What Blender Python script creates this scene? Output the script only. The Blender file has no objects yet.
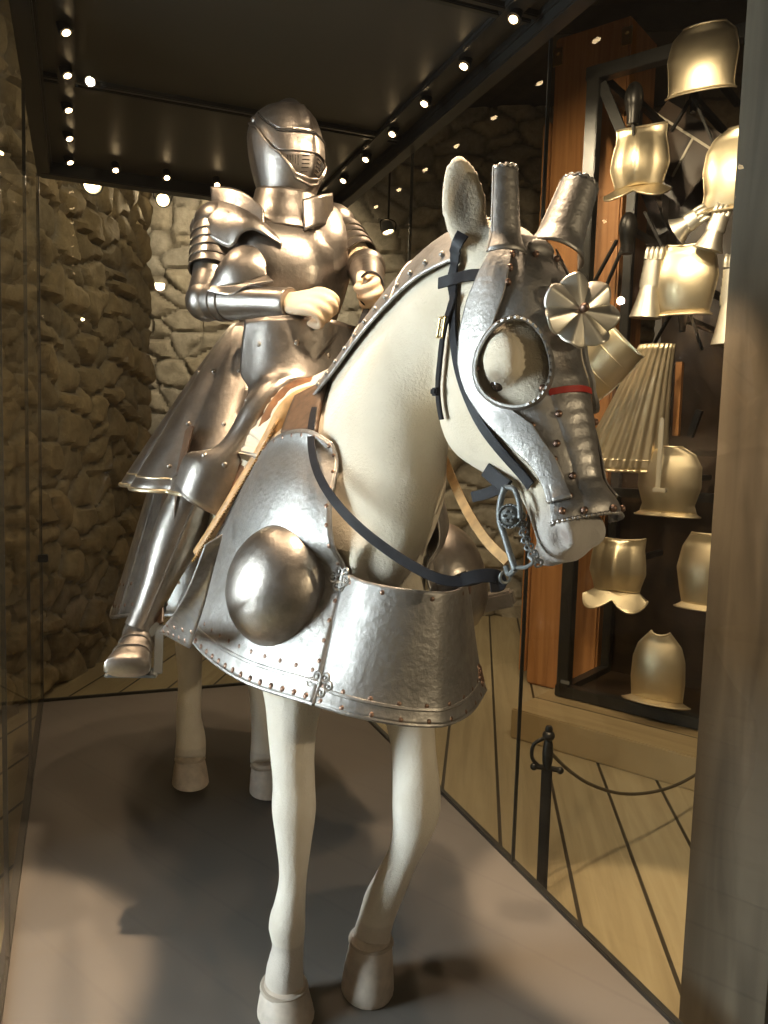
import bpy, bmesh, math, random
import numpy as np
from mathutils import Vector, Matrix, noise
from mathutils.bvhtree import BVHTree
V=Vector
random.seed(7)
SC=bpy.context.scene
COL=SC.collection
PI=math.pi
rad=math.radians

# ------------------------------------------------------------------ materials
def nt(name):
    m=bpy.data.materials.new(name); m.use_nodes=True
    t=m.node_tree; p=t.nodes['Principled BSDF']
    return m,t,p
def noise_node(t,scale,detail=4,rough=.55,coord='Object'):
    tc=t.nodes.new('ShaderNodeTexCoord'); n=t.nodes.new('ShaderNodeTexNoise')
    n.inputs['Scale'].default_value=scale; n.inputs['Detail'].default_value=detail; n.inputs['Roughness'].default_value=rough
    t.links.new(tc.outputs[coord],n.inputs['Vector']); return n
def ramp(t,src,stops):
    r=t.nodes.new('ShaderNodeValToRGB'); e=r.color_ramp.elements
    while len(e)<len(stops): e.new(.5)
    for k,(p,c) in zip(e,stops): k.position=p; k.color=(*c,1)
    t.links.new(src,r.inputs['Fac']); return r
def bump(t,p,src,strength,dist=.01):
    b=t.nodes.new('ShaderNodeBump'); b.inputs['Strength'].default_value=strength; b.inputs['Distance'].default_value=dist
    t.links.new(src,b.inputs['Height']); t.links.new(b.outputs['Normal'],p.inputs['Normal']); return b
def simple(name,col,rough=.5,metal=0,nscale=0,var=.15,bmp=0,spec=.5):
    m,t,p=nt(name); p.inputs['Base Color'].default_value=(*col,1); p.inputs['Roughness'].default_value=rough
    p.inputs['Metallic'].default_value=metal; p.inputs['Specular IOR Level'].default_value=spec
    if nscale:
        n=noise_node(t,nscale)
        r=ramp(t,n.outputs['Fac'],[(.3,tuple(c*(1-var) for c in col)),(.7,tuple(min(1,c*(1+var)) for c in col))])
        t.links.new(r.outputs['Color'],p.inputs['Base Color'])
        if bmp: bump(t,p,n.outputs['Fac'],bmp,.004)
    return m
def steel(name,col,r0,r1,scale=9,bmp=.12,dark=.75):
    m,t,p=nt(name); p.inputs['Metallic'].default_value=1
    n=noise_node(t,scale,6,.65)
    r=ramp(t,n.outputs['Fac'],[(.32,tuple(c*dark for c in col)),(.68,col)])
    t.links.new(r.outputs['Color'],p.inputs['Base Color'])
    rr=t.nodes.new('ShaderNodeMapRange'); rr.inputs['From Min'].default_value=.3; rr.inputs['From Max'].default_value=.7
    rr.inputs['To Min'].default_value=r1; rr.inputs['To Max'].default_value=r0
    t.links.new(n.outputs['Fac'],rr.inputs['Value']); t.links.new(rr.outputs['Result'],p.inputs['Roughness'])
    n2=noise_node(t,scale*4,3,.6); bump(t,p,n2.outputs['Fac'],bmp,.004)
    return m
M={}
M['steel']=steel('polished_steel',(.42,.375,.335),.29,.46,16,.25,.62)
M['horse_steel']=steel('aged_steel',(.43,.405,.38),.40,.62,18,.40,.58)
M['bright']=steel('bright_steel',(.80,.75,.65),.38,.5,6,.08,.85)
M['gilt']=steel('yellowed_steel',(.72,.61,.42),.34,.5,7,.12,.85)
M['dark_iron']=simple('black_iron',(.022,.02,.018),.38,.6,20,.3)
M['copper']=simple('copper_rivet',(.24,.15,.11),.45,1)
M['brass']=simple('brass',(.65,.48,.2),.3,1)
M['slot']=simple('dark_slot',(.01,.008,.006),.8)
M['black_leather']=simple('black_leather',(.013,.013,.016),.5,0,60,.25,.15,.22)
M['brown_leather']=simple('brown_leather',(.11,.062,.035),.45,0,50,.3,.15)
M['tan_leather']=simple('tan_leather',(.50,.30,.13),.5,0,40,.25,.12)
M['velvet']=simple('brown_velvet',(.20,.085,.03),.8,0,30,.45,.2)
M['skin']=simple('waxen_skin',(.66,.50,.34),.55,0,40,.06,.05)
M['hoof']=simple('pale_hoof',(.60,.51,.42),.55,0,25,.2,.15)
M['rope']=simple('grey_rope',(.10,.08,.05),.8,0,200,.3)
M['red']=simple('red_reflection',(.45,.03,.02),.4)
M['eye']=simple('dark_eye',(.03,.018,.012),.12)
M['black_plastic']=simple('black_clip',(.01,.01,.01),.4)
M['plat']=simple('grey_platform',(.150,.132,.115),.75,0,2.2,.05,.02,.2)
M['ceil']=simple('dark_glossy_panel',(.050,.046,.038),.40,0,3,.06,0,.5)
M['frame_black']=simple('black_frame',(.018,.017,.015),.35,0,10,.2)
M['room_ceil']=simple('dark_timber_ceiling',(.05,.036,.022),.7,0,6,.3,.2)
M['backing']=simple('dark_brown_panel',(.040,.022,.010),.42,0,5,.35,.05)
M['grey_metal']=simple('grey_painted_metal',(.16,.17,.17),.4,.2)
M['acrylic']=simple('pale_label',(.5,.45,.36),.25)

# fur: colour from the 'tint' attribute
m,t,p=nt('plush_fur'); at=t.nodes.new('ShaderNodeAttribute'); at.attribute_name='tint'
n=noise_node(t,160,3,.7); n2=noise_node(t,7,3,.6)
mx=t.nodes.new('ShaderNodeMix'); mx.data_type='RGBA'; mx.blend_type='MULTIPLY'; mx.inputs['Factor'].default_value=1
r=ramp(t,n2.outputs['Fac'],[(.3,(.86,.84,.80)),(.7,(1,1,1))])
t.links.new(at.outputs['Color'],mx.inputs['A']); t.links.new(r.outputs['Color'],mx.inputs['B'])
t.links.new(mx.outputs['Result'],p.inputs['Base Color']); p.inputs['Roughness'].default_value=.85
p.inputs['Sheen Weight'].default_value=.35; p.inputs['Sheen Roughness'].default_value=.5; p.inputs['Specular IOR Level'].default_value=.15
bump(t,p,n.outputs['Fac'],.55,.004); M['fur']=m

def glassmat(name,tint,fmul):
    m=bpy.data.materials.new(name); m.use_nodes=True; t=m.node_tree; t.nodes.clear()
    o=t.nodes.new('ShaderNodeOutputMaterial'); mix=t.nodes.new('ShaderNodeMixShader'); tr=t.nodes.new('ShaderNodeBsdfTransparent'); gl=t.nodes.new('ShaderNodeBsdfGlossy')
    fr=t.nodes.new('ShaderNodeFresnel'); fr.inputs['IOR'].default_value=1.5; ge=t.nodes.new('ShaderNodeNewGeometry')
    iv=t.nodes.new('ShaderNodeMath'); iv.operation='SUBTRACT'; iv.inputs[0].default_value=1; t.links.new(ge.outputs['Backfacing'],iv.inputs[1]); iv.use_clamp=True
    mu=t.nodes.new('ShaderNodeMath'); mu.operation='MULTIPLY'; t.links.new(iv.outputs[0],mu.inputs[1]); m2=t.nodes.new('ShaderNodeMath'); m2.operation='MULTIPLY'; m2.inputs[1].default_value=fmul; t.links.new(mu.outputs[0],m2.inputs[0])
    tr.inputs['Color'].default_value=(*tint,1); gl.inputs['Roughness'].default_value=.0; gl.inputs['Color'].default_value=(1,1,1,1)
    t.links.new(fr.outputs[0],mu.inputs[0]); t.links.new(m2.outputs[0],mix.inputs['Fac'])
    t.links.new(tr.outputs[0],mix.inputs[1]); t.links.new(gl.outputs[0],mix.inputs[2]); t.links.new(mix.outputs[0],o.inputs['Surface'])
    return m
M['glass']=glassmat('clear_glass',(.975,.98,.96),.55)

def emis(name,col,s):
    m=bpy.data.materials.new(name); m.use_nodes=True; t=m.node_tree; t.nodes.clear()
    o=t.nodes.new('ShaderNodeOutputMaterial'); e=t.nodes.new('ShaderNodeEmission'); e.inputs['Color'].default_value=(*col,1); e.inputs['Strength'].default_value=s
    t.links.new(e.outputs[0],o.inputs['Surface']); return m
M['led']=emis('warm_lamp_lens',(1,.70,.38),16)
M['daylight']=emis('daylight_pane',(.76,.87,1),52)

def planks(name,dirv,width,c1,c2,rough=.5,gap=.012):
    """boards running along dirv, pattern in object space"""
    m,t,p=nt(name); L=t.links.new
    tc=t.nodes.new('ShaderNodeTexCoord'); mp=t.nodes.new('ShaderNodeMapping')
    mp.inputs['Rotation'].default_value=(0,0,-math.atan2(dirv[1],dirv[0])); L(tc.outputs['Object'],mp.inputs['Vector'])
    sp=t.nodes.new('ShaderNodeSeparateXYZ'); L(mp.outputs[0],sp.inputs[0])
    d=t.nodes.new('ShaderNodeMath'); d.operation='DIVIDE'; d.inputs[1].default_value=width; L(sp.outputs['Y'],d.inputs[0])
    fl=t.nodes.new('ShaderNodeMath'); fl.operation='FLOOR'; L(d.outputs[0],fl.inputs[0])
    fr=t.nodes.new('ShaderNodeMath'); fr.operation='FRACT'; L(d.outputs[0],fr.inputs[0])
    pp=t.nodes.new('ShaderNodeMath'); pp.operation='PINGPONG'; pp.inputs[1].default_value=.5; L(fr.outputs[0],pp.inputs[0])
    gp=t.nodes.new('ShaderNodeMath'); gp.operation='GREATER_THAN'; gp.inputs[1].default_value=gap/width; L(pp.outputs[0],gp.inputs[0])
    wn=t.nodes.new('ShaderNodeTexWhiteNoise'); wn.noise_dimensions='1D'; L(fl.outputs[0],wn.inputs['W'])
    cb=t.nodes.new('ShaderNodeCombineXYZ'); 
    m1=t.nodes.new('ShaderNodeMath'); m1.operation='MULTIPLY'; m1.inputs[1].default_value=1.3; L(sp.outputs['X'],m1.inputs[0])
    m2=t.nodes.new('ShaderNodeMath'); m2.operation='MULTIPLY'; m2.inputs[1].default_value=22; L(sp.outputs['Y'],m2.inputs[0])
    L(m1.outputs[0],cb.inputs[0]); L(m2.outputs[0],cb.inputs[1]); L(sp.outputs['Z'],cb.inputs[2])
    ns=t.nodes.new('ShaderNodeTexNoise'); ns.inputs['Scale'].default_value=1; ns.inputs['Detail'].default_value=5; ns.inputs['Roughness'].default_value=.65; ns.inputs['Distortion'].default_value=.6; L(cb.outputs[0],ns.inputs['Vector'])
    ad=t.nodes.new('ShaderNodeMath'); ad.operation='MULTIPLY_ADD'; ad.inputs[1].default_value=.35; L(wn.outputs['Value'],ad.inputs[0]); L(ns.outputs['Fac'],ad.inputs[2])
    r=ramp(t,ad.outputs[0],[(.38,c1),(.85,c2)])
    mx=t.nodes.new('ShaderNodeMix'); mx.data_type='RGBA'; mx.inputs['A'].default_value=(.03,.022,.012,1)
    L(gp.outputs[0],mx.inputs['Factor']); L(r.outputs['Color'],mx.inputs['B']); L(mx.outputs['Result'],p.inputs['Base Color'])
    p.inputs['Roughness'].default_value=rough; bump(t,p,ns.outputs['Fac'],.12,.006)
    return m
M['floor']=planks('pine_floorboards',(.47,.883),.24,(.30,.235,.135),(.44,.36,.22),.42,.007)
M['timber']=planks('orange_timber',(0,0,1),5,(.34,.15,.045),(.50,.25,.085),.55,0)
M['plinth']=planks('pine_step',(.5,-.866),.6,(.27,.19,.095),(.40,.30,.16),.5,.005)
def grain(name,c1,c2,rough,sc=(30,30,1.2)):
    m,t,p=nt(name); tc=t.nodes.new('ShaderNodeTexCoord'); mp=t.nodes.new('ShaderNodeMapping'); mp.inputs['Scale'].default_value=sc
    t.links.new(tc.outputs['Object'],mp.inputs['Vector']); ns=t.nodes.new('ShaderNodeTexNoise'); ns.inputs['Scale'].default_value=1; ns.inputs['Detail'].default_value=6; ns.inputs['Distortion'].default_value=.8
    t.links.new(mp.outputs[0],ns.inputs['Vector']); r=ramp(t,ns.outputs['Fac'],[(.3,c1),(.7,c2)]); t.links.new(r.outputs['Color'],p.inputs['Base Color'])
    p.inputs['Roughness'].default_value=rough; bump(t,p,ns.outputs['Fac'],.25,.006); return m
M['timber']=grain('orange_timber',(.30,.125,.035),(.46,.21,.07),.55)
M['post']=grain('dark_oak_post',(.065,.052,.040),(.125,.10,.076),.5,(14,14,2.0))
m,t,p=nt('rubble_stone'); at=t.nodes.new('ShaderNodeAttribute'); at.attribute_name='tint'
n=noise_node(t,14,6,.7); r=ramp(t,n.outputs['Fac'],[(.25,(.55,.53,.5)),(.75,(1.1,1.08,1.05))])
mx=t.nodes.new('ShaderNodeMix'); mx.data_type='RGBA'; mx.blend_type='MULTIPLY'; mx.inputs['Factor'].default_value=1
t.links.new(at.outputs['Color'],mx.inputs['A']); t.links.new(r.outputs['Color'],mx.inputs['B']); t.links.new(mx.outputs['Result'],p.inputs['Base Color'])
p.inputs['Roughness'].default_value=.9; bump(t,p,n.outputs['Fac'],.7,.02); M['stone']=m

# ------------------------------------------------------------------ object helpers
def link(name,me,mat,parent=None):
    o=bpy.data.objects.new(name,me); COL.objects.link(o)
    if mat is not None and not me.materials: me.materials.append(M[mat] if isinstance(mat,str) else mat)
    if parent is not None:
        o.parent=parent; o.matrix_parent_inverse=Matrix.Translation(parent.location).inverted() if parent.parent is None else Matrix.Identity(4)
    return o
def thing(name,label,cat,loc=(0,0,0),group=None):
    o=bpy.data.objects.new(name,None); COL.objects.link(o); o.location=loc; o.empty_display_size=.05
    return tag(o,label,cat,group)
def tag(o,label,cat,group=None):
    o['label']=label; o['category']=cat
    if group: o['group']=group
    return o
def structure(o): o['kind']='structure'; return o
def sub(name,me,mat,parent):      # sub-part: parent is itself a child mesh in world coords
    o=bpy.data.objects.new(name,me); COL.objects.link(o)
    if not me.materials: me.materials.append(M[mat])
    o.parent=parent; return o
def mesh(verts,faces,smooth=True,name='m'):
    me=bpy.data.meshes.new(name); me.from_pydata([tuple(v) for v in verts],[],faces); me.validate(); 
    if smooth: me.polygons.foreach_set('use_smooth',[True]*len(me.polygons))
    me.set_sharp_from_angle(angle=rad(42)) if smooth else None; me.update(); return me
def join(parts):
    vs=[];fs=[]
    for v,f in parts:
        o=len(vs); vs+=list(v); fs+=[tuple(i+o for i in q) for q in f]
    return vs,fs
def J(*parts,smooth=True): 
    v,f=join(parts); return mesh(v,f,smooth)
def flip(p): return p[0],[tuple(reversed(f)) for f in p[1]]
def box(c,s,rz=0,bev=0,ax=None):
    """centre, full size; ax: three axis vectors"""
    if ax is None: ax=(V((math.cos(rz),math.sin(rz),0)),V((-math.sin(rz),math.cos(rz),0)),V((0,0,1)))
    c=V(c); bm=bmesh.new(); bmesh.ops.create_cube(bm,size=1)
    for v in bm.verts: v.co=V((v.co.x*s[0],v.co.y*s[1],v.co.z*s[2]))
    if bev: bmesh.ops.bevel(bm,geom=list(bm.edges),offset=min(bev,min(s)*.45),segments=2,affect='EDGES')
    for v in bm.verts: v.co=c+ax[0]*v.co.x+ax[1]*v.co.y+ax[2]*v.co.z
    bm.verts.ensure_lookup_table(); bm.verts.index_update()
    r=([v.co.copy() for v in bm.verts],[tuple(v.index for v in f.verts) for f in bm.faces]); bm.free(); return r
def bar(a,b,w,h,up=(0,0,1),bev=.002):
    a,b=V(a),V(b); d=(b-a); L=d.length; d.normalize(); s=d.cross(V(up))
    if s.length<1e-4: s=d.cross(V((1,0,0)))
    s.normalize(); u=s.cross(d); return box((a+b)/2,(L,w,h),ax=(d,s,u),bev=bev)
def crv(P,n):
    """Catmull-Rom through P (rows of any dimension), n samples, chord-length spaced"""
    P=np.array([tuple(p) for p in P],float)
    if len(P)==2: return np.array([P[0]+(P[1]-P[0])*k for k in np.linspace(0,1,n)])
    d=np.linalg.norm(np.diff(P[:,:3],axis=0),axis=1)**.5+1e-6; T=np.concatenate([[0],np.cumsum(d)])
    mt=np.zeros_like(P)
    for i in range(len(P)):
        if i==0: mt[i]=(P[1]-P[0])/(T[1]-T[0])
        elif i==len(P)-1: mt[i]=(P[i]-P[i-1])/(T[i]-T[i-1])
        else:
            a=(P[i]-P[i-1])/(T[i]-T[i-1]); b=(P[i+1]-P[i])/(T[i+1]-T[i]); w=(T[i+1]-T[i])/(T[i+1]-T[i-1]); mt[i]=a*w+b*(1-w)
    # uniform by arclength
    def ev(t):
        i=min(max(np.searchsorted(T,t)-1,0),len(P)-2); h=T[i+1]-T[i]; s=(t-T[i])/h
        return (2*s**3-3*s*s+1)*P[i]+(s**3-2*s*s+s)*h*mt[i]+(-2*s**3+3*s*s)*P[i+1]+(s**3-s*s)*h*mt[i+1]
    tt=np.linspace(0,T[-1],max(n*4,40)); Q=np.array([ev(t) for t in tt])
    L=np.concatenate([[0],np.cumsum(np.linalg.norm(np.diff(Q[:,:3],axis=0),axis=1))]); k=np.linspace(0,L[-1],n)
    return np.array([[np.interp(x,L,Q[:,j]) for j in range(P.shape[1])] for x in k])
def lin(X,Y):
    return lambda x: float(np.interp(x,X,Y))
def rings(R,closed=True,cap0=True,cap1=True):
    n=len(R[0]); vs=[V(p) for r in R for p in r]; fs=[]
    for i in range(len(R)-1):
        for j in range(n if closed else n-1):
            k=(j+1)%n; fs.append((i*n+j,i*n+k,(i+1)*n+k,(i+1)*n+j))
    if closed and cap0: fs.append(tuple(range(n-1,-1,-1)))
    if closed and cap1: fs.append(tuple((len(R)-1)*n+j for j in range(n)))
    return vs,fs
def sweep(P,n=16,m=24,up=(0,0,1),sq=1.0):
    """P rows: x,y,z,rx,ry ; ry along the 'up' direction projected, rx sideways"""
    Q=crv(P,m); out=[]; up=V(up); C=[V(q[:3]) for q in Q]
    for i,q in enumerate(Q):
        d=(C[min(i+1,m-1)]-C[max(i-1,0)]).normalized(); s=d.cross(up)
        if s.length<1e-3: s=V((1,0,0))
        s.normalize(); u=s.cross(d)
        out.append([C[i]+s*q[3]*math.cos(a)+u*q[4]*math.sin(a) for a in [2*PI*k/n for k in range(n)]])
    return rings(out)
def tube(P,r,n=8,m=None):
    m=m or max(8,len(P)*5)
    Q=[V(q) for q in crv(P,m)]; out=[]; s=None
    for i in range(m):
        d=(Q[min(i+1,m-1)]-Q[max(i-1,0)]).normalized()
        if s is None: s=d.orthogonal().normalized()
        s=(s-d*s.dot(d)).normalized(); u=d.cross(s); rr=r(i/(m-1)) if callable(r) else r
        out.append([Q[i]+s*rr*math.cos(2*PI*k/n)+u*rr*math.sin(2*PI*k/n) for k in range(n)])
    return rings(out)
def ribbon(P,w,th,nf,m=None,taper=None):
    """flat strap along P; nf(p)->face normal"""
    m=m or max(10,len(P)*6); Q=[V(q) for q in crv(P,m)]; out=[]
    for i in range(m):
        d=(Q[min(i+1,m-1)]-Q[max(i-1,0)]).normalized(); nn=V(nf(Q[i]) if callable(nf) else nf); nn=(nn-d*nn.dot(d)).normalized(); s=d.cross(nn)
        ww=w*(taper(i/(m-1)) if taper else 1)/2; t2=th/2
        out.append([Q[i]+s*ww*.9+nn*t2,Q[i]+s*ww,Q[i]+s*ww*.9-nn*t2,Q[i]-s*ww*.9-nn*t2,Q[i]-s*ww,Q[i]-s*ww*.9+nn*t2])
    return rings(out)
def ellipsoid(c,r,ax=None,nu=20,nv=12):
    c=V(c); ax=ax or (V((1,0,0)),V((0,1,0)),V((0,0,1))); R=[]
    for i in range(nv+1):
        t=PI*(i+.001)/(nv+.002); R.append([c+ax[0]*r[0]*math.sin(t)*math.cos(a)+ax[1]*r[1]*math.sin(t)*math.sin(a)+ax[2]*r[2]*math.cos(t) for a in [2*PI*k/nu for k in range(nu)]])
    return flip(rings(R))
def lathe(c,prof,ax=(0,0,1),n=24,caps=True):
    c=V(c); a=V(ax).normalized(); s=a.orthogonal().normalized(); u=a.cross(s)
    return rings([[c+a*h+s*r*math.cos(2*PI*k/n)+u*r*math.sin(2*PI*k/n) for k in range(n)] for r,h in prof],cap0=caps,cap1=caps)
def gridp(G):
    return rings([list(r) for r in G],closed=False)
def gnormals(G):
    A=np.array(G); du=np.gradient(A,axis=0); dv=np.gradient(A,axis=1); n=np.cross(du,dv); L=np.linalg.norm(n,axis=2,keepdims=True); return n/np.maximum(L,1e-9)
def coons(c0,c1,d0,d1,nu,nv,bulge=None):
    """c0,c1: along u (v=0,1); d0,d1: along v (u=0,1). returns grid [v][u]; bulge(u,v)-> offset along normal"""
    A,B=crv(c0,nu),crv(c1,nu); D,E=crv(d0,nv),crv(d1,nv); G=np.zeros((nv,nu,3))
    for i in range(nv):
        v=i/(nv-1)
        for j in range(nu):
            u=j/(nu-1)
            G[i,j]=(1-v)*A[j]+v*B[j]+(1-u)*D[i]+u*E[i]-((1-u)*(1-v)*A[0]+u*(1-v)*A[-1]+(1-u)*v*B[0]+u*v*B[-1])
    if bulge:
        N=gnormals(G)
        for i in range(nv):
            for j in range(nu): G[i,j]+=N[i,j]*bulge(j/(nu-1),i/(nv-1))
    return G
def solid(o,th,off=-1,rim=True):
    s=o.modifiers.new('thickness','SOLIDIFY'); s.thickness=th; s.offset=off; return o
def subd(o,l=1):
    s=o.modifiers.new('smooth','SUBSURF'); s.levels=l; s.render_levels=l; return o
def rivets(pts,r=.006,h=.5):
    """pts: list of (point, normal)"""
    out=[]
    for p,n in pts:
        p=V(p); n=V(n).normalized(); s=n.orthogonal().normalized(); u=n.cross(s); R=[]
        for k,(rr,hh) in enumerate([(1,-.1),(.95,.3),(.6,.75),(.12,.9)]):
            R.append([p+n*hh*r*h*1.6+(s*math.cos(a)+u*math.sin(a))*r*rr for a in [2*PI*q/8 for q in range(8)]])
        out.append(rings(R))
    return J(*out)
def stud(o,me,mat='copper'):
    """rivets become part of the plate they hold"""
    bm=bmesh.new(); bm.from_mesh(o.data); n0=len(bm.faces); bm.from_mesh(me); bm.faces.ensure_lookup_table()
    k=len(o.data.materials)
    for f in bm.faces[n0:]: f.material_index=k; f.smooth=True
    bm.to_mesh(o.data); bm.free(); o.data.materials.append(M[mat]); bpy.data.meshes.remove(me)
def edge_riv(G,row=None,col=None,step=3,off=.002,sgn=1,start=1):
    N=gnormals(G); out=[]
    if row is not None:
        for j in range(start,G.shape[1]-1,step): out.append((V(G[row,j])+V(N[row,j])*off*sgn,V(N[row,j])*sgn))
    else:
        for i in range(start,G.shape[0]-1,step): out.append((V(G[i,col])+V(N[i,col])*off*sgn,V(N[i,col])*sgn))
    return out
def remeshed(name,parts,voxel,smooth,it):
    """one continuous skin over overlapping lofts"""
    v,f=join(parts); me=mesh(v,f); o=bpy.data.objects.new('tmp',me); COL.objects.link(o)
    r=o.modifiers.new('r','REMESH'); r.mode='VOXEL'; r.voxel_size=voxel; r.use_smooth_shade=True
    s=o.modifiers.new('s','SMOOTH'); s.factor=smooth; s.iterations=it
    dg=bpy.context.evaluated_depsgraph_get(); ev=o.evaluated_get(dg); me2=bpy.data.meshes.new_from_object(ev,depsgraph=dg)
    bpy.data.objects.remove(o); bpy.data.meshes.remove(me); me2.name=name
    me2.polygons.foreach_set('use_smooth',[True]*len(me2.polygons)); return me2
def bvh(me): 
    return BVHTree.FromPolygons([v.co for v in me.vertices],[tuple(p.vertices) for p in me.polygons])
def snap(t,p,off):
    q,n,i,d=t.find_nearest(V(p)); return q+n*off
def nearn(t): return lambda p: t.find_nearest(V(p))[1]
def settint(me,fn):
    at=me.color_attributes.new('tint','FLOAT_COLOR','POINT'); buf=[]
    for v in me.vertices: buf+=[*fn(v.co),1.0]
    at.data.foreach_set('color',buf)
def mixc(a,b,k): return tuple(x+(y-x)*k for x,y in zip(a,b))
def sst(a,b,x):
    t=min(1,max(0,(x-a)/(b-a))); return t*t*(3-2*t)
# ================================================================== HORSE
P0=V((.176,-.553,1.648)); YW=rad(15.5); SL=rad(69.5); HS=.915
hf=V((math.sin(YW),-math.cos(YW),0)); hl=V((math.cos(YW),math.sin(YW),0)); UPV=V((0,0,1))
HA=hf*math.cos(SL)-UPV*math.sin(SL); HB=hf*math.sin(SL)+UPV*math.cos(SL)
def H(a,b,s): return P0+(HA*a+HB*b+hl*s)*HS
# head profile: a, top b, bottom b, half width
HP=[(-.06,-.035,-.10,.045),(-.03,-.012,-.14,.072),(.03,.002,-.185,.090),(.10,.012,-.255,.102),(.17,.014,-.295,.108),(.24,.010,-.318,.107),(.31,.006,-.305,.098),(.38,.001,-.235,.082),(.44,-.003,-.158,.064),(.50,-.010,-.140,.057),(.535,-.022,-.134,.057),(.562,-.036,-.126,.053),(.585,-.055,-.110,.042),(.596,-.072,-.094,.02)]
_hp=crv(HP,160)
def hsec(a): return [float(np.interp(a,_hp[:,0],_hp[:,k])) for k in (1,2,3)]
def hpt(a,th,off=0.0):
    """point on the head section; th from the face ridge, degrees, + towards the animal's left"""
    t,b,w=hsec(a); c=(t+b)/2; hb=(t-b)/2; r=rad(th); cs,sn=math.cos(r),math.sin(r)
    e=.82
    bb=c+(hb+off)*math.copysign(abs(cs)**e,cs); 
    ww=w*(1.0 if bb>c else 1-.42*((c-bb)/hb)**1.5)   # narrower towards the jaw
    return H(a,bb,(ww+off)*math.copysign(abs(sn)**e,sn))
headloft=rings([[hpt(a,th) for th in range(0,360,12)] for a in np.concatenate([np.linspace(-.06,.5,24),np.linspace(.51,.596,12)])])
# neck: crest point, throat point, half width
NK=[((.0,.50,1.38),(.03,-.24,.94),.13),((.010,.30,1.385),(.045,-.325,1.02),.125),((.022,.15,1.415),(.075,-.352,1.11),.122),((.046,.02,1.485),(.105,-.348,1.19),.122),((.075,-.11,1.572),(.125,-.335,1.275),.120),((.098,-.22,1.638),(.140,-.335,1.35),.112),((.120,-.34,1.682),(.150,-.375,1.42),.102),((.145,-.45,1.692),(.160,-.435,1.47),.092),((.165,-.525,1.672),(.17,-.50,1.52),.075)]
_nk=crv([(*(c),*t,w) for c,t,w in NK],44)
def nsec(k):
    q=_nk[k]; c=V(q[:3]); t=V(q[3:6]); m=(c+t)/2; d=(c-t)/2
    kk=min(k+1,43); k0=max(k-1,0); ax=((V(_nk[kk][:3])+V(_nk[kk][3:6]))-(V(_nk[k0][:3])+V(_nk[k0][3:6]))).normalized()
    l=d.cross(ax); l.normalize()
    if l.x<0: l=-l
    return m,d,l,q[6]
def npt(k,ph,off=0.0):
    """ph: degrees from the crest, + towards the animal's left (picture right)"""
    m,d,l,w=nsec(k); r=rad(ph); L=d.length; u=math.cos(r)
    ww=w*(.62+.38*min(1,(1-u)*1.1)) if u>0 else w
    return m+d.normalized()*(L+off)*u+l*(ww+off)*math.sin(r)
neckloft=rings([[npt(k,ph) for ph in range(0,360,12)] for k in range(44)])
trunk=sweep([(0,1.50,1.20,.06,.09),(0,1.42,1.19,.19,.22),(0,1.2,1.17,.25,.28),(0,.85,1.12,.25,.28),(0,.45,1.09,.235,.285),(.01,.15,1.075,.215,.28),(.02,-.05,1.05,.185,.255),(.03,-.17,1.03,.15,.21),(.036,-.29,1.0,.09,.13)],28,40)
def leg(rows,n=14,m=40): # rows x,y,z,rx,ry -- ry front to back
    Q=crv(rows,m); R=[]
    for i,q in enumerate(Q):
        c=V(q[:3]); d=(V(Q[min(i+1,m-1)][:3])-V(Q[max(i-1,0)][:3])).normalized(); s=V((1,0,0)); s=(s-d*s.dot(d)).normalized(); u=s.cross(d)
        R.append([c+s*q[3]*math.cos(a)+u*q[4]*math.sin(a) for a in [2*PI*k/n for k in range(n)]])
    return rings(R)
def rows(P,rad_): return [(*p,*r) for p,r in zip(P,rad_)]
FR=[(-0.101,-0.09,0.856),(-0.1,-0.09,0.731),(-0.101,-0.09,0.628),(-0.094,-0.09,0.52),(-0.093,-0.09,0.469),(-0.092,-0.09,0.412),(-0.092,-0.09,0.305),(-0.098,-0.09,0.239),(-0.104,-0.09,0.192),(-0.1,-0.09,0.143),(-0.106,-0.09,0.094),(-0.108,-0.09,0.045)]
legFR=leg(rows(FR,[(.10,.13),(.066,.085),(.052,.066),(.048,.056),(.051,.056),(.044,.048),(.032,.038),(.036,.044),(.043,.050),(.036,.042),(.042,.050),(.046,.053)]))
FL=[(0.172,-0.06,0.807),(0.175,-0.1,0.685),(0.167,-0.155,0.611),(0.162,-0.19,0.531),(0.164,-0.19,0.477),(0.162,-0.175,0.418),(0.157,-0.14,0.339),(0.144,-0.11,0.266),(0.128,-0.085,0.198),(0.118,-0.08,0.154),(0.105,-0.085,0.109)]
legFL=leg(rows(FL,[(.095,.125),(.062,.082),(.050,.062),(.054,.058),(.055,.058),(.045,.05),(.034,.042),(.038,.046),(.043,.048),(.042,.047),(.046,.052)]))
HR=[(-0.157,1.22,0.685),(-0.162,1.2,0.538),(-0.161,1.17,0.394),(-0.166,1.15,0.248),(-0.159,1.14,0.182),(-0.165,1.12,0.118)]
legHR=leg([(-.13,1.22,1.05,.13,.20),(-.155,1.22,.78,.08,.11)]+rows(HR,[(.058,.075),(.052,.065),(.044,.052),(.047,.054),(.054,.058),(.058,.06)]))
HL=[(0.085,1.12,0.542),(0.087,1.08,0.362),(0.09,1.05,0.257),(0.091,1.03,0.169),(0.088,1.0,0.116)]
legHL=leg([(.10,1.2,1.05,.13,.20),(.115,1.2,.78,.08,.11)]+rows(HL,[(.058,.075),(.046,.055),(.044,.052),(.05,.056),(.056,.058)]))
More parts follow.
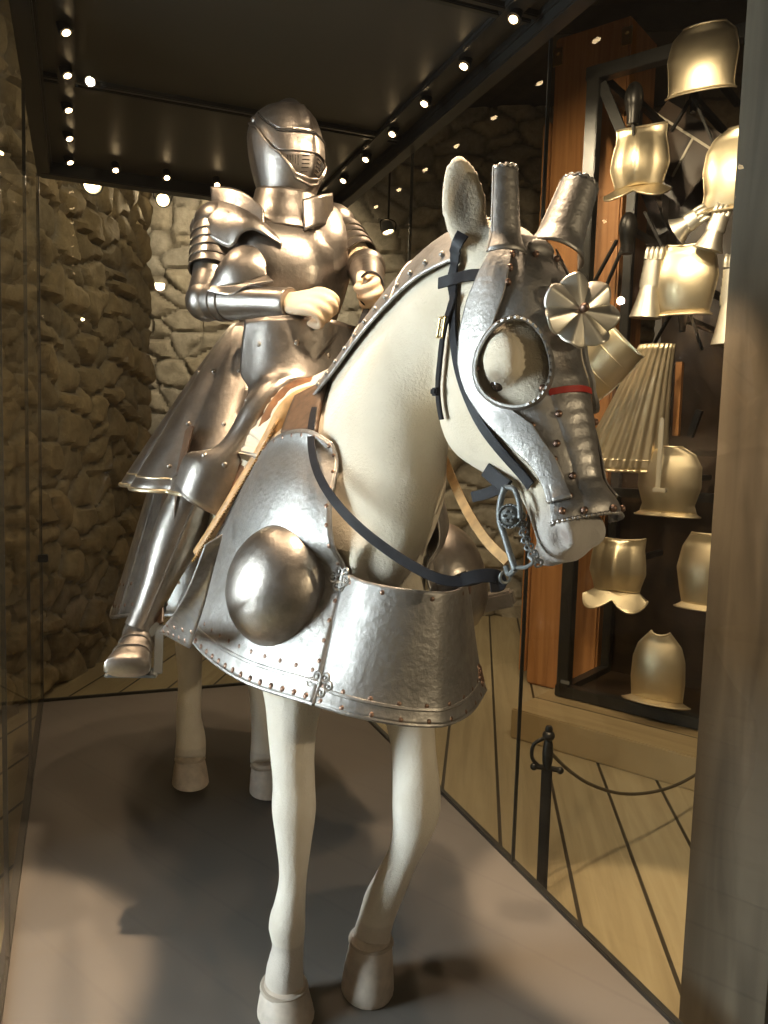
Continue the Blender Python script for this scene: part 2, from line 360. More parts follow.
# ears: leaf-shaped shells
def ear(base,tip,side,face,wd=.042,th=.016):
    base,tip=V(base),V(tip); ax=(tip-base).normalized(); f=V(face); f=(f-ax*f.dot(ax)).normalized(); s=ax.cross(f); L=(tip-base).length; R=[]
    for t in np.linspace(0,1,16):
        w=wd*float(np.interp(t,[0,.12,.35,.55,.8,.93,1],[.62,.72,.92,1.0,.78,.45,.12])); d=th*float(np.interp(t,[0,.5,1],[1.7,1.05,.5]))
        c=base+ax*L*t; ring=[]
        for a in [2*PI*k/18 for k in range(18)]:
            x=math.cos(a)*w; y=math.sin(a)*d
            y+= -.014*(1-(x/wd)**2)*math.sin(PI*min(1,t*1.15))*(1 if y>0 else .6)*1.2
            ring.append(c+s*x+f*y)
        R.append(ring)
    return rings(R)
earbR,eartR=(0.091,-0.5,1.63),(0.058,-0.5,1.788)
earR=ear(earbR,eartR,-1,(-.35,-.9,.15))
earbL=H(-.01,-.045,.062); eartL=H(-.09,-.115,.12); earL=ear(earbL,eartL,1,(.45,-.9,.1))
nose=[ellipsoid(H(.550,-.045,s),(.020,.026,.028)) for s in (-.038,.038)]
lip=[ellipsoid(H(.572,-.118,0),(.038,.030,.022),ax=(hl,HB,HA))]
brow=[ellipsoid(H(.225,-.05,s*.096),(.022,.04,.045),ax=(hl,HB,HA)) for s in (-1,1)]
chest=[ellipsoid((.0+s*.09,-.20,1.0),(.12,.16,.16)) for s in (-1,1)]
knees=[]
horse_me=remeshed('horse',[trunk,neckloft,headloft,legFR,legFL,legHR,legHL,earR,earL]+nose+lip+brow,.0085,.5,5)
nostrils=[H(.560,-.046,s) for s in (-.060,.060)]
# press the nostrils and the mouth line into the skin
for v in horse_me.vertices:
    p=v.co
    if p.y<-.5 and p.z<1.3:
        for q in nostrils:
            d=V(((p-q).dot(hl)/.03,(p-q).dot(HA)/.026,(p-q).dot(HB)/.020)).length
            if d<1: v.co=p-hl*((p-q).dot(hl)*0)+ (H(.545,-.07,0)-p)*(.30*(1-d*d))
FUR=(.77,.675,.535)
earin=V(earbR)*.42+V(eartR)*.58; earax=(V(eartR)-V(earbR)).normalized(); earf=V((-.35,-.9,.15)); earf=(earf-earax*earf.dot(earax)).normalized(); ears=earax.cross(earf)
eyeL=H(.262,-.062,-.10)
def horse_tint(p):
    c=FUR
    d=p-earin
    e=math.hypot(d.dot(earax)/.060,(d.dot(ears)+.004)/.017); 
    if e<1.3 and d.dot(earf)>-.012 and abs(d.dot(earf))<.04: c=mixc(c,(.16,.15,.145),sst(1.3,.4,e)*.65)
    if p.z<1.35 and p.y<-.45:
        q=(p-P0); a=q.dot(HA)/HS
        c=mixc(c,(.50,.46,.43),sst(.45,.53,a)); c=mixc(c,(.44,.36,.34),sst(.56,.63,a)*.8)
        for n_ in nostrils:
            c=mixc(c,(.20,.13,.11),sst(.026,.010,(p-n_).length)*.9)
    e=(p-eyeL); ee=math.hypot(e.dot(HA)/.022,e.dot(HB)/.030)
    if ee<1.2 and p.y<-.5: c=mixc(c,(.20,.14,.09),sst(1.2,.3,ee)*.75)
    if p.z<.75: c=mixc(c,(.86,.79,.70),.8)
    if p.z<.16: c=mixc(c,(.60,.53,.47),.5)
    return c
settint(horse_me,horse_tint)
horse=link('horse',horse_me,'fur')
tag(horse,'cream white plush horse standing in steel armour with one foreleg stepping','horse')
HBV=bvh(horse_me)
def hoof(c,bot,tilt=0,r=1.0,yw=0):
    """c coronet centre, bot sole centre"""
    c,bot=V(c),V(bot); f=V((math.sin(yw),-math.cos(yw),0)); s=V((f.y*-1,f.x,0)); s=V((math.cos(yw),math.sin(yw),0)); R=[]
    for t,w,d in [(-.12,.76,.80),(.0,.90,.93),(.05,.95,.98),(.4,1.07,1.12),(.8,1.17,1.24),(.97,1.2,1.28),(1.0,1.16,1.25)]:
        o=c.lerp(bot,t); ring=[]
        for a in [2*PI*k/22 for k in range(22)]:
            y=math.sin(a); ring.append(o+s*math.cos(a)*.051*w*r+f*(y*(.059 if y>0 else .052)*d*r+.012*t*r))
        R.append(ring)
    return rings(R)
for c,b,r,yw in [((-0.109,-0.095,0.054),(-0.11,-0.105,-0.017),1.05,0),((0.105,-0.085,0.114),(0.094,-0.09,-0.018),1.02,-.15),((-0.165,1.12,0.118),(-0.167,1.1,0.035),1.08,0),((0.089,1.0,0.109),(0.091,0.985,0.016),1.02,0)]:
    b=(b[0],b[1],max(b[2],.002) if b[2]<.03 else b[2]); me=J(hoof(c,b,0,r,yw)); o=link('hoof',me,'hoof',None); o.parent=horse
    me=J(tube([V(c)+V((math.cos(a)*.0465*r,math.sin(a)*.052*r,-.004)) for a in [2*PI*k/20 for k in range(21)]],.0065,6,60)); cb=link('coronet_hair',me,'fur',None); cb.parent=horse
    settint(me,lambda p:(.52,.44,.36))
me=J(ellipsoid(H(.262,-.068,-.094),(.011,.015,.016),ax=(hl,HB,HA))); o=link('eye',me,'eye'); o.parent=horse

# ================================================================== SHAFFRON
shaf=thing('shaffron','steel head armour on the horse with a large round eye opening and ear guards','horse armour',H(.2,.02,0))
THR=lin([-.01,.03,.06,.10,.15,.20,.26,.32,.38,.44,.50,.54],[42,54,66,76,82,84,82,78,74,70,66,64])
def ridge(a,th):
    o=.012
    k=max(0,1-abs(th)/24)
    if a>.24: o+=.012*k**.7*sst(.24,.30,a)
    if .27<a<.485: o+=.0022*k*abs(math.sin((a-.27)/.0245*PI))
    if a>.46: o+=.030*sst(.46,.535,a)*(1 if abs(th)<60 else .6)
    o+=.014*math.exp(-(((a-.10)/.07)**2))*max(0,1-abs(th)/70)
    return o
EA,ETH=.246,-46.0
def shp(a,th): return hpt(a,th,ridge(a,th))
NA,NT=110,120
def build_shaffron():
    vs=[];fs=[];idx={}
    As=np.linspace(-.005,.535,NA)
    holes=[(EA,ETH,.077,29.0),(EA,-ETH,.077,29.0)]
    prm=np.zeros((NA,NT,2))
    for i,a in enumerate(As):
        th=THR(a)
        for j in range(NT):
            aa,tt=a,-th+2*th*j/(NT-1)
            for (ha,ht,ra,rt) in holes:
                x,y=(aa-ha)/ra,(tt-ht)/rt; d=math.hypot(x,y)
                if .90<d<1.07 or (d>.8 and d<=.90): 
                    if d>=.9: aa,tt=ha+x/d*ra,ht+y/d*rt
            prm[i,j]=(aa,tt); vs.append(shp(aa,tt))
    def inside(i,j):
        return any(math.hypot((prm[i,j,0]-ha)/ra,(prm[i,j,1]-ht)/rt)<.985 for ha,ht,ra,rt in holes)
    for i in range(NA-1):
        for j in range(NT-1):
            if any(inside(a,b) for a,b in ((i,j),(i+1,j),(i,j+1),(i+1,j+1))): continue
            fs.append((i*NT+j,i*NT+j+1,(i+1)*NT+j+1,(i+1)*NT+j))
    return vs,fs
face=link('face_plate',J(build_shaffron()),'horse_steel',shaf); solid(face,.0035,1)
SBV=bvh(face.data)
def snrm(a,th):
    p=shp(a,th); n=(shp(a+.004,th)-p).cross(shp(a,th+2)-p); n.normalize()
    return n if n.dot(p-H(a,-.12,0))>0 else -n
# eye flange with a notched lip
for sg in (-1,1):
    R=[[],[],[],[],[]]; n0=snrm(EA,sg*46)
    for k in range(72):
        a=2*PI*k/72; pa,pt=EA+.077*math.cos(a),sg*46+29*math.sin(a); p=shp(pa,pt)+n0*.002; ctr=shp(EA,sg*46); o=(p-ctr).normalized()
        fl=.010+.008*max(0,math.cos(a-.8)); tooth=.0035*(1 if k%2 else -1) if (0<k<40) else 0
        for q,(oo,hh) in enumerate([(.004,0),(-.002,fl*.6),(-.0,fl+tooth*.5),(.0035,fl+tooth*.5),(.007,fl*.5)]): R[q].append(p+o*oo+n0*hh)
    R.append(R[0]); link('eye_rim',J(rings([list(x) for x in R],True,False,False)),'horse_steel',shaf)
# cheek overlay plates, one each side, with their rivets
for sg in (-1,1):
    G=[]
    for a in np.linspace(.012,.50,60):
        th=THR(a); lo=lin([.0,.06,.12,.17,.20,.24,.28,.31,.36,.5],[28,36,46,58,70,76,74,62,48,38])(a)
        G.append([tuple(hpt(a,sg*t,ridge(a,sg*t)+.0045)) for t in np.linspace(lo,th+1.5,26)])
    G=np.array(G); o=link('cheek_plate',J(gridp(G)),'horse_steel',shaf); solid(o,.003,1 if sg<0 else -1)
    rv=edge_riv(G,col=24,step=5,off=.004,sgn=-sg,start=3)+edge_riv(G,col=1,step=8,off=.004,sgn=-sg,start=2)
    rv=[(p,n if n.dot(p-H(.25,-.12,0))>0 else -n) for p,n in rv]
    stud(o,rivets(rv,.003),'copper')
# rivets on the main plate
rv=[]
for a in np.linspace(.02,.10,4): rv.append((shp(a,-THR(a)*.55)+snrm(a,-30)*.003,snrm(a,-30)))
for a,t in [(.30,-30),(.35,-22),(.40,-34),(.46,-28),(.52,-50),(.525,-25),(.528,0),(.525,25),(.36,24),(.30,28),(.05,-10),(.05,10)]: rv.append((shp(a,t)+snrm(a,t)*.003,snrm(a,t)))
stud(face,rivets(rv,.003),'copper')
# roped lower edge
link('roped_edge',J(tube([shp(.535,t) for t in np.linspace(-66,66,40)],lambda t:.0030+.0008*math.sin(t*190),8,220)),'horse_steel',shaf)
# poll ridge boss
link('poll_boss',J(ellipsoid(shp(.03,0),(.03,.018,.012),ax=(hl,HA,HB))),'horse_steel',shaf)
# ear guards: open gutters with scalloped tops
def guard(base,tip,openv,r0,r1,arc=200):
    base,tip=V(base),V(tip); ax=(tip-base).normalized(); o=V(openv); o=(o-ax*o.dot(ax)).normalized(); s=ax.cross(o); L=(tip-base).length; G=[]
    n=34
    for i,t in enumerate(np.linspace(0,1,18)):
        r=r0+(r1-r0)*t+.010*max(0,.22-t)/.22; row=[]
        for j in range(n):
            a=rad(-arc/2+arc*j/(n-1)); tt=t
            if i==17: tt=1+.012*(1 if j%4<2 else -1)/1.0*.8-.06*abs(j/(n-1)-.5)
            row.append(tuple(base+ax*L*tt-o*r*math.cos(a)+s*r*math.sin(a)))
        G.append(row)
    return np.array(G)
gb1,gt1=(0.118,-0.565,1.61),(0.122,-0.545,1.758)
G=guard(gb1,gt1,(-.55,.75,.1),.030,.0235,210); o=link('ear_guard',J(gridp(G)),'horse_steel',shaf); solid(o,.003,0)
sub('rolled_edge',J(tube([V(p) for p in G[:,0]],.0028),tube([V(p) for p in G[:,-1]],.0028),tube([V(p) for p in G[-1]],.003,8,120)),'horse_steel',o)
gb2,gt2=(0.23,-0.545,1.629),(0.282,-0.535,1.759)
G=guard(gb2,gt2,(.35,.9,.1),.042,.032,200); o=link('ear_guard',J(gridp(G)),'horse_steel',shaf); solid(o,.003,0)
sub('rolled_edge',J(tube([V(p) for p in G[:,0]],.0028),tube([V(p) for p in G[:,-1]],.0028),tube([V(p) for p in G[-1]],.003,8,120)),'horse_steel',o)
# rosette: fluted disc on the forehead
def rosette():
    c=H(.178,.068,.004); n=(HB*.86-hl*.42+HA*.05).normalized(); s=n.orthogonal().normalized(); u=n.cross(s); NP=7; R=[]; m=NP*16
    for f in np.linspace(.10,1,14):
        ring=[]
        for k in range(m):
            a=2*PI*k/m; q=(k/16)%1
            r=.064*f*(1-.13*f*(2*abs(q-.5))**2.2)
            h=.016*f*(1-2*abs(q-.42))*(.5+f*.5)-.010*f*f
            ring.append(c+s*r*math.cos(a)+u*r*math.sin(a)+n*h)
        R.append(ring)
    return rings(R,True,True,False),c,n
g,c,n=rosette()
ro=link('rosette',J(g),'bright',shaf); solid(ro,.0022,-1)
sub('centre_stud',J(lathe(c-n*.02,[(.004,0),(.004,.028),(.007,.030),(.0075,.036),(.004,.041),(.0005,.042)],n,16)),'copper',ro)
link('red_reflection',J(ribbon([shp(.310,t)+snrm(.31,t)*.004 for t in np.linspace(-26,10,8)],.011,.0015,lambda p:(p-H(.3,-.12,0)))),'red',shaf)  # reflection of something red in the front glass, built as a coloured strip

# ================================================================== CRINET
cri=thing('crinet','narrow riveted steel neck plate along the crest of the horse','horse armour',npt(20,0))
def crin(ph0,ph1,off,k0=3,k1=42,n=14): return np.array([[tuple(npt(k,ph0+(ph1-ph0)*j/(n-1),off)) for j in range(n)] for k in range(k0,k1)])
PHR=lin([3,12,22,32,42],[-46,-50,-58,-66,-70])
G=np.array([[tuple(npt(k,PHR(k)+(-PHR(k)*2)*j/35,.014)) for j in range(36)] for k in range(6,42)])
o=link('neck_plate',J(gridp(G)),'horse_steel',cri); solid(o,.003,1)
rv=[]
for col in (2,33): rv+=edge_riv(G,col=col,step=2,off=.0035,sgn=1)
rv=[(p,n if n.dot(p-V(_nk[20][:3])*.5-V(_nk[20][3:6])*.5)>0 else -n) for p,n in rv]
stud(o,rivets(rv,.0027),'horse_steel')
for col in (0,35): link('rolled_edge',J(tube([V(p) for p in G[:,col]],.004)),'horse_steel',cri)
for q in (10,18,26): link('lame_seam',J(tube([V(p) for p in G[q]],.003)),'horse_steel',cri)

# ================================================================== PEYTRAL
pey=thing('peytral','broad riveted steel breast armour of the horse with round bosses','horse armour',(.03,-.2,1.0))
bF=[(-0.12,-0.35,0.796),(-0.055,-0.395,0.787),(0.027,-0.405,0.776),(0.138,-0.375,0.769),(0.26,-0.29,0.775)]
sR=[(-0.12,-0.35,0.796),(-0.088,-0.315,0.911),(-0.051,-0.285,1.039)]
tF=[(-0.051,-0.285,1.039),(-0.019,-0.355,1.03),(0.035,-0.39,1.025),(0.111,-0.385,1.019),(0.225,-0.27,1.032)]
sL=[(0.26,-0.29,0.775),(0.24,-0.29,0.884),(0.225,-0.27,1.032)]
def fb(u,v): return .048*(1-abs(2*u-1))**.9*(1-.2*v)+.012*(1-v)**6
GF=coons(bF,tF,sR,sL,48,36,lambda u,v:fb(u,v))
if gnormals(GF)[18,24].dot((0,-1,0))<0: GF=coons(bF,tF,sR,sL,48,36,lambda u,v:-fb(u,v))
bR=[(-0.303,0.16,0.856),(-0.279,0.06,0.816),(-0.216,-0.16,0.794),(-0.12,-0.35,0.796)]
tR=[(-0.132,0.06,1.285),(-0.115,-0.02,1.309),(-0.084,-0.14,1.314),(-0.053,-0.185,1.29)]
bkR=[(-0.303,0.16,0.856),(-0.293,0.17,0.922),(-0.246,0.17,1.018),(-0.183,0.13,1.168),(-0.132,0.06,1.285)]
frR=[(-0.12,-0.35,0.796),(-0.088,-0.315,0.911),(-0.051,-0.285,1.039),(-0.077,-0.285,1.093),(-0.076,-0.255,1.17),(-0.048,-0.205,1.254),(-0.053,-0.185,1.29)]
def sb(u,v): return (.030*math.sin(PI*u)*math.sin(PI*min(1,v*1.05))+.014*(1-v)**8)
GR=coons(bR,tR,bkR,frR,52,56)
sgnR=1 if gnormals(GR)[28,26][0]<0 else -1
GR=coons(bR,tR,bkR,frR,52,56,lambda u,v:sgnR*sb(u,v))
MX=.036
def mirror(G): 
    G=G.copy(); G[...,0]=2*MX-G[...,0]; return G
GL=mirror(GR)
MF=1 if gnormals(GF)[18,24][1]<0 else -1
fp=link('front_plate',J(gridp(GF)),'horse_steel',pey); solid(fp,.004,-MF)
spR=link('side_plate',J(gridp(GR)),'horse_steel',pey); solid(spR,.004,-sgnR)
spL=link('side_plate',J(gridp(GL)),'horse_steel',pey); solid(spL,.004,sgnR)
def outw(L,c=(.03,.25,1.0)): return [(p,n if n.dot(p-V(c))>0 else -n) for p,n in L]
NRR=gnormals(GR)*sgnR
stud(spR,rivets(outw(edge_riv(GR,row=1,step=3,off=.0)+edge_riv(GR,row=6,step=4)+edge_riv(GR,col=1,step=4)+edge_riv(GR,col=50,step=4,start=4)+edge_riv(GR,row=54,step=8)),.0045),'copper')
stud(spL,rivets(outw(edge_riv(GL,row=1,step=3)+edge_riv(GL,row=6,step=4)),.0045),'copper')
stud(fp,rivets(outw(edge_riv(GF,row=1,step=5)+edge_riv(GF,row=5,step=5)+edge_riv(GF,row=33,step=9,start=4)),.0045),'copper')
for G,pp in ((GF,fp),(GR,spR),(GL,spL)):
    sub('border_ridge',J(tube([V(p) for p in G[4]],.006,8),tube([V(p) for p in G[0]],.0045,8)),'horse_steel',pp)
sub('rolled_edge',J(tube([V(p) for p in GR[:,0]],.004),tube([V(p) for p in GR[:,51]],.004),tube([V(p) for p in GR[55]],.004)),'horse_steel',spR)
sub('keel',J(tube([V(p) for p in GF[3:,23]],.0035)),'horse_steel',fp)
# bosses
def boss(G,sg,u=.70,v=.37):
    i,j=int(v*55),int(u*51); c=V(G[i,j]); N=V(gnormals(G)[i,j])*sg; N=N.normalized()
    up=(UPV-N*UPV.dot(N)).normalized(); s=N.cross(up); R=[]
    for t in np.linspace(0,1,14):
        a=t*PI/2; r=math.cos(a)**.85; h=math.sin(a)
        R.append([c-N*.012+(s*math.cos(k)*.122*r+up*math.sin(k)*(.132*r))+N*.098*h-up*.018*h*0 for k in [2*PI*q/40 for q in range(40)]])
    return rings(R,True,False,True)
link('boss',J(boss(GR,sgnR)),'steel',pey); link('boss',J(boss(GL,-sgnR)),'steel',pey)
pb0=V((0.411,-0.08,0.92)); link('side_block',J(box(pb0,(.085,.055,.040),ax=(V((.80,-.52,.28)).normalized(),V((.52,.80,.0)).normalized(),V((-.25,.16,.95)).normalized()),bev=.006)),'steel',pey)  # plain steel block standing out beside the boss
# pierced trefoil hinges at the seams
def trefoil(c,n,sg,s=.013):
    c=V(c); n=V(n).normalized(); up=(UPV-n*UPV.dot(n)).normalized(); sd=up.cross(n); out=[]
    for (x,y) in [(1.6,0),(.7,1.1),(.7,-1.1)]:
        q=c+sd*x*s*sg+up*y*s; out.append(tube([q+(sd*math.cos(a)+up*math.sin(a))*s*.62+n*.004 for a in [2*PI*k/14 for k in range(15)]],.0032,6,30))
        out.append(lathe(q+n*.002,[(.0035,0),(.003,.005),(.0005,.006)],n,8))
    out.append(tube([c-up*s*1.3+n*.004,c+up*s*1.3+n*.004],.0042,8,8)); return out
h=[]
for G,i,j,sg in ((GF,5,2,1),(GF,33,3,1)):
    N=gnormals(G)[i,j]*MF; c=G[i,0]
    h+=trefoil(c,N,1)+trefoil(c,gnormals(GR)[i+3,49]*sgnR,-1)
for q in (h[:len(h)//2],h[len(h)//2:]): link('hinge',J(*q),'horse_steel',pey)
N=gnormals(GF)[5,45]*MF; link('hinge',J(*trefoil(GF[5,46],N,-1,.013)),'copper',pey)
N=gnormals(GF)[31,45]*MF; link('strap_buckle',J(*(trefoil(GF[31,45],N,-1,.009))),'copper',pey)

# ================================================================== CRUPPER
cru=thing('crupper','flared steel armour plates over the hindquarters of the horse','horse armour',(0,1.1,1.3))
def crup_grid():
    G=[]
    for v in np.linspace(0,1,26):
        row=[]
        for k in range(90):
            a=rad(-158+316*k/89)   # 0 = straight back
            hw=float(np.interp(v,[0,.2,.5,1],[.05,.23,.32,.445])); bk=float(np.interp(v,[0,.2,.5,1],[.1,.38,.55,.80])); fr=float(np.interp(v,[0,.2,.5,1],[.35,.42,.45,.46]))
            z=float(np.interp(v,[0,.08,.2,.5,1],[1.475,1.46,1.40,1.13,.68]))
            x=hw*math.copysign(abs(math.sin(a))**.8,math.sin(a)); y=.95+(bk if math.cos(a)>0 else fr)*math.cos(a)
            y=max(y,.56+.0*v); z+=.10*sst(1.1,.5,y)*v
            row.append((x,y,z))
        G.append(row)
    return np.array(G)
G=crup_grid(); o=link('hind_plate',J(gridp(G)),'horse_steel',cru); solid(o,.004,0)
stud(o,rivets(outw(edge_riv(G,row=24,step=2)+edge_riv(G,row=22,step=3),(0,.95,1)),.007),'copper')
link('rolled_edge',J(tube([V(p) for p in G[25]],.006,8,200)),'horse_steel',cru)
for j in (14,30,59,75): link('plate_seam',J(tube([V(p) for p in G[2:,j]],.005)),'horse_steel',cru)
# flank plate between leg and peytral
fl=coons([(-0.36,0.2,0.82),(-0.325,-0.084,0.851)],[(-0.33,-0.315,1.102),(-0.3,-0.318,1.121)],[(-0.36,0.2,0.82),(-0.35,-0.268,1.021),(-0.33,-0.315,1.102)],[(-0.325,-0.084,0.851),(-0.315,-0.257,1.008),(-0.3,-0.318,1.121)],12,16)
o=link('flank_plate',J(gridp(fl)),'horse_steel',cru); solid(o,.004,0)
stud(o,rivets(outw(edge_riv(fl,row=1,step=2)+edge_riv(fl,row=3,step=3)),.006),'copper')

# the horse's body stays under its plates
def tuck(me,grids,gap=.008,reach=.16):
    T_=[]
    for G,sgn,c in grids:
        v,f=gridp(G); T_.append((BVHTree.FromPolygons([V(p) for p in v],f),V(c)))
    n=len(me.vertices); D=np.zeros((n,3))
    for v in me.vertices:
        if v.co.z<.6 or (v.co.y<-.45): continue
        co=v.co.copy()
        for t,c in T_:
            q,nn,i,d=t.find_nearest(co)
            if q is None or d>reach: continue
            if nn.dot(q-c)<0: nn=-nn
            k=(co-q).dot(nn); tang=((co-q)-nn*k).length
            if k>-gap and tang<.006: co=co-nn*(k+gap)
        D[v.index]=co-v.co
    ed=np.array([e.vertices[:] for e in me.edges]); own=np.linalg.norm(D,axis=1)>1e-5; d0=D.copy()
    cnt=np.bincount(ed.ravel(),minlength=n)[:,None]
    for it in range(30):      # let the dent fade out into the skin around it
        S_=np.zeros((n,3)); np.add.at(S_,ed[:,0],D[ed[:,1]]); np.add.at(S_,ed[:,1],D[ed[:,0]]); D=np.where(own[:,None],d0,S_/np.maximum(cnt,1))
    for v in me.vertices: v.co=v.co+V(D[v.index])
TUCK=[(GF,1,(.03,.25,1.0)),(GR,1,(.03,.25,1.0)),(GL,1,(.03,.25,1.0)),(G,1,(0,.95,1.0))]
# ================================================================== BRIDLE
bri=thing('bridle','dark leather bridle with buckled cheek straps, curb bit and reins','bridle',H(.2,-.15,-.1))
class Two:
    def __init__(s,*t): s.t=t
    def find_nearest(s,p):
        return min((t.find_nearest(V(p)) for t in s.t),key=lambda r:r[3])
HS2=Two(HBV)
def strap(name,pts,w,mat='black_leather',off=.007,th=.004,parent=None,t=HS2,m=None):
    q=[V(p) for p in crv(pts,m or len(pts)*5)]; q=[snap(t,p,off) for p in q]
    for _ in range(3): q=[q[0]]+[(q[i-1]+q[i]*2+q[i+1])/4 for i in range(1,len(q)-1)]+[q[-1]]
    return link(name,J(ribbon(q,w,th,nearn(t),m=len(q)*2)),mat,parent or bri)
strap('headstall',[(0.057,-0.532,1.659),(0.052,-0.506,1.631),(0.048,-0.489,1.594),(0.049,-0.491,1.556)],.024)
strap('throat_latch',[(0.037,-0.508,1.559),(0.035,-0.499,1.53),(0.032,-0.486,1.503),(0.031,-0.478,1.447),(0.028,-0.466,1.388),(0.028,-0.467,1.332)],.019,off=.012)
strap('cheek_strap',[(0.049,-0.494,1.559),(0.052,-0.509,1.493),(0.057,-0.533,1.42),(0.066,-0.575,1.339),(0.074,-0.616,1.284),(0.081,-0.647,1.247),(0.085,-0.67,1.227)],.020)
strap('brow_band',[(0.043,-0.464,1.58),(0.052,-0.509,1.584),(0.062,-0.557,1.584),(0.073,-0.609,1.582)],.021,off=.013)
def buckle(c,n,up,w,h,mat,par):
    c=V(c); n=V(n).normalized(); up=V(up); up=(up-n*up.dot(n)).normalized(); s=up.cross(n)
    pts=[c+s*w*x+up*h*y for x,y in [(-1,-1),(1,-1),(1,1),(-1,1),(-1,-1)]]
    pr=[]
    for a,b in zip(pts[:-1],pts[1:]): pr.append(tube([a,b],.0022,8,4))
    pr.append(tube([c-s*w,c+s*w],.0016,6,4)); return link('buckle',J(*pr),mat,par)
pb=snap(HBV,(0.032,-0.486,1.501),.018); nb=HBV.find_nearest(pb)[1]; buckle(pb,nb,(0,-.1,1),.012,.017,'brass',bri)
pb=snap(HBV,(0.029,-0.469,1.388),.017); link('keeper',J(box(pb,(.025,.012,.014),bev=.003,ax=(nb.cross(UPV).normalized(),nb,UPV))),'black_leather',bri)
# noseband stub
nbp=[snap(HBV,p,.010) for p in [(0.113,-0.604,1.238),(0.118,-0.629,1.23),(0.122,-0.649,1.216)]]
link('noseband',J(ribbon([(0.101,-0.525,1.207),(0.108,-0.559,1.215),(0.115,-0.593,1.227)],.020,.006,(-.7,-.7,0)),ribbon([(0.108,-0.556,1.256),(0.113,-0.582,1.243),(0.119,-0.613,1.23)],.026,.007,(-.7,-.7,0))),'black_leather',bri)
bitc=V((0.119,-0.625,1.183)); bn=V((-.62,-.76,.12)).normalized(); bu=(UPV-bn*UPV.dot(bn)).normalized(); bs=bu.cross(bn)
bit=link('curb_bit',J(tube([(0.114,-0.612,1.23),(0.112,-0.604,1.208),(0.112,-0.603,1.174),(0.115,-0.615,1.151),(0.118,-0.629,1.124),(0.121,-0.645,1.097)],.0055,10),tube([(0.116,-0.61,1.23),(0.12,-0.631,1.228),(0.123,-0.644,1.208),(0.124,-0.648,1.182)],.0045,10),tube([(0.121,-0.645,1.097),(0.118,-0.631,1.088),(0.116,-0.623,1.1)],.005,8),tube([(0.122,-0.649,1.101),(0.126,-0.672,1.106),(0.129,-0.685,1.117),(0.127,-0.675,1.124)],.0032,8)),'grey_metal',bri)
bossg=[lathe(bitc-bn*.004,[(.021,0),(.021,.005),(.0185,.008),(.0165,.0065),(.014,.010),(.008,.013),(.001,.014)],bn,28)]
for k in range(20):
    a=2*PI*k/20; bossg.append(ellipsoid(bitc+bn*.006+(bs*math.cos(a)+bu*math.sin(a))*.0185,(.0022,)*3,nu=6,nv=4))
for k in range(6):
    a=2*PI*k/6; bossg.append(ellipsoid(bitc+bn*.009+(bs*math.cos(a)+bu*math.sin(a))*.0085,(.004,.004,.003),nu=8,nv=5))
sub('bit_boss',J(*bossg),'grey_metal',bit)
def chain(P,r,n):
    Q=crv(P,n); out=[]
    for i in range(n-1):
        a,b=V(Q[i]),V(Q[i+1]); d=(b-a).normalized(); s=d.orthogonal().normalized(); 
        if i%2: s=d.cross(s)
        c=(a+b)/2; L=(b-a).length*.75; out.append(tube([c+d*math.cos(t)*L+s*math.sin(t)*r*2 for t in [2*PI*k/10 for k in range(11)]],r*.6,5,18))
    return out
sub('curb_chain',J(*chain([(0.134,-0.633,1.194),(0.136,-0.643,1.154),(0.14,-0.663,1.128),(0.144,-0.682,1.11)],.0035,16)),'grey_metal',bit)
RN=[(0.123,-0.58,1.072),(0.105,-0.57,1.073),(0.089,-0.55,1.063),(0.051,-0.52,1.061),(-0.001,-0.46,1.088),(-0.058,-0.38,1.139),(-0.089,-0.3,1.191),(-0.097,-0.22,1.242),(-0.086,-0.14,1.306),(-0.056,-0.06,1.368),(-0.01,0.02,1.425),(0.048,0.09,1.492),(0.104,0.14,1.561),(0.151,0.19,1.646)]
link('rein',J(ribbon(RN,.019,.004,(-.75,-.6,.3),m=90)),'black_leather',bri)
link('rein_end',J(ribbon([(0.076,-0.545,1.064),(0.1,-0.565,1.074),(0.125,-0.58,1.074),(0.131,-0.58,1.061),(0.115,-0.575,1.058)],.024,.007,(-.6,-.75,.2))),'black_leather',bri)
link('bit_ring',J(tube([V((0.135,-0.59,1.075))+V((math.cos(a)*.010,0,math.sin(a)*.010)) for a in [2*PI*k/16 for k in range(17)]],.0028,8,36)),'grey_metal',bri)
link('rein',J(ribbon([(0.133,-0.6,1.103),(0.135,-0.52,1.128),(0.15,-0.4,1.178),(0.161,-0.28,1.263),(0.202,-0.12,1.35),(0.213,0.05,1.523),(0.171,0.17,1.645)],.018,.004,(-.6,-.7,.3),m=70)),'tan_leather',bri)
link('rein_loop',J(ribbon([V((0.154,0.18,1.683))+V((math.cos(a)*.030,-.012*math.cos(a),math.sin(a)*.044)) for a in [2*PI*k/24 for k in range(25)]],.022,.004,lambda p:(p-V((0.154,0.18,1.683))),m=60)),'black_leather',bri)
link('rein_fold',J(ribbon([(-0.085,-0.135,1.31),(-0.073,-0.15,1.273),(-0.063,-0.18,1.226),(-0.064,-0.22,1.177)],.016,.004,(-.8,-.5,.2))),'brown_leather',bri)

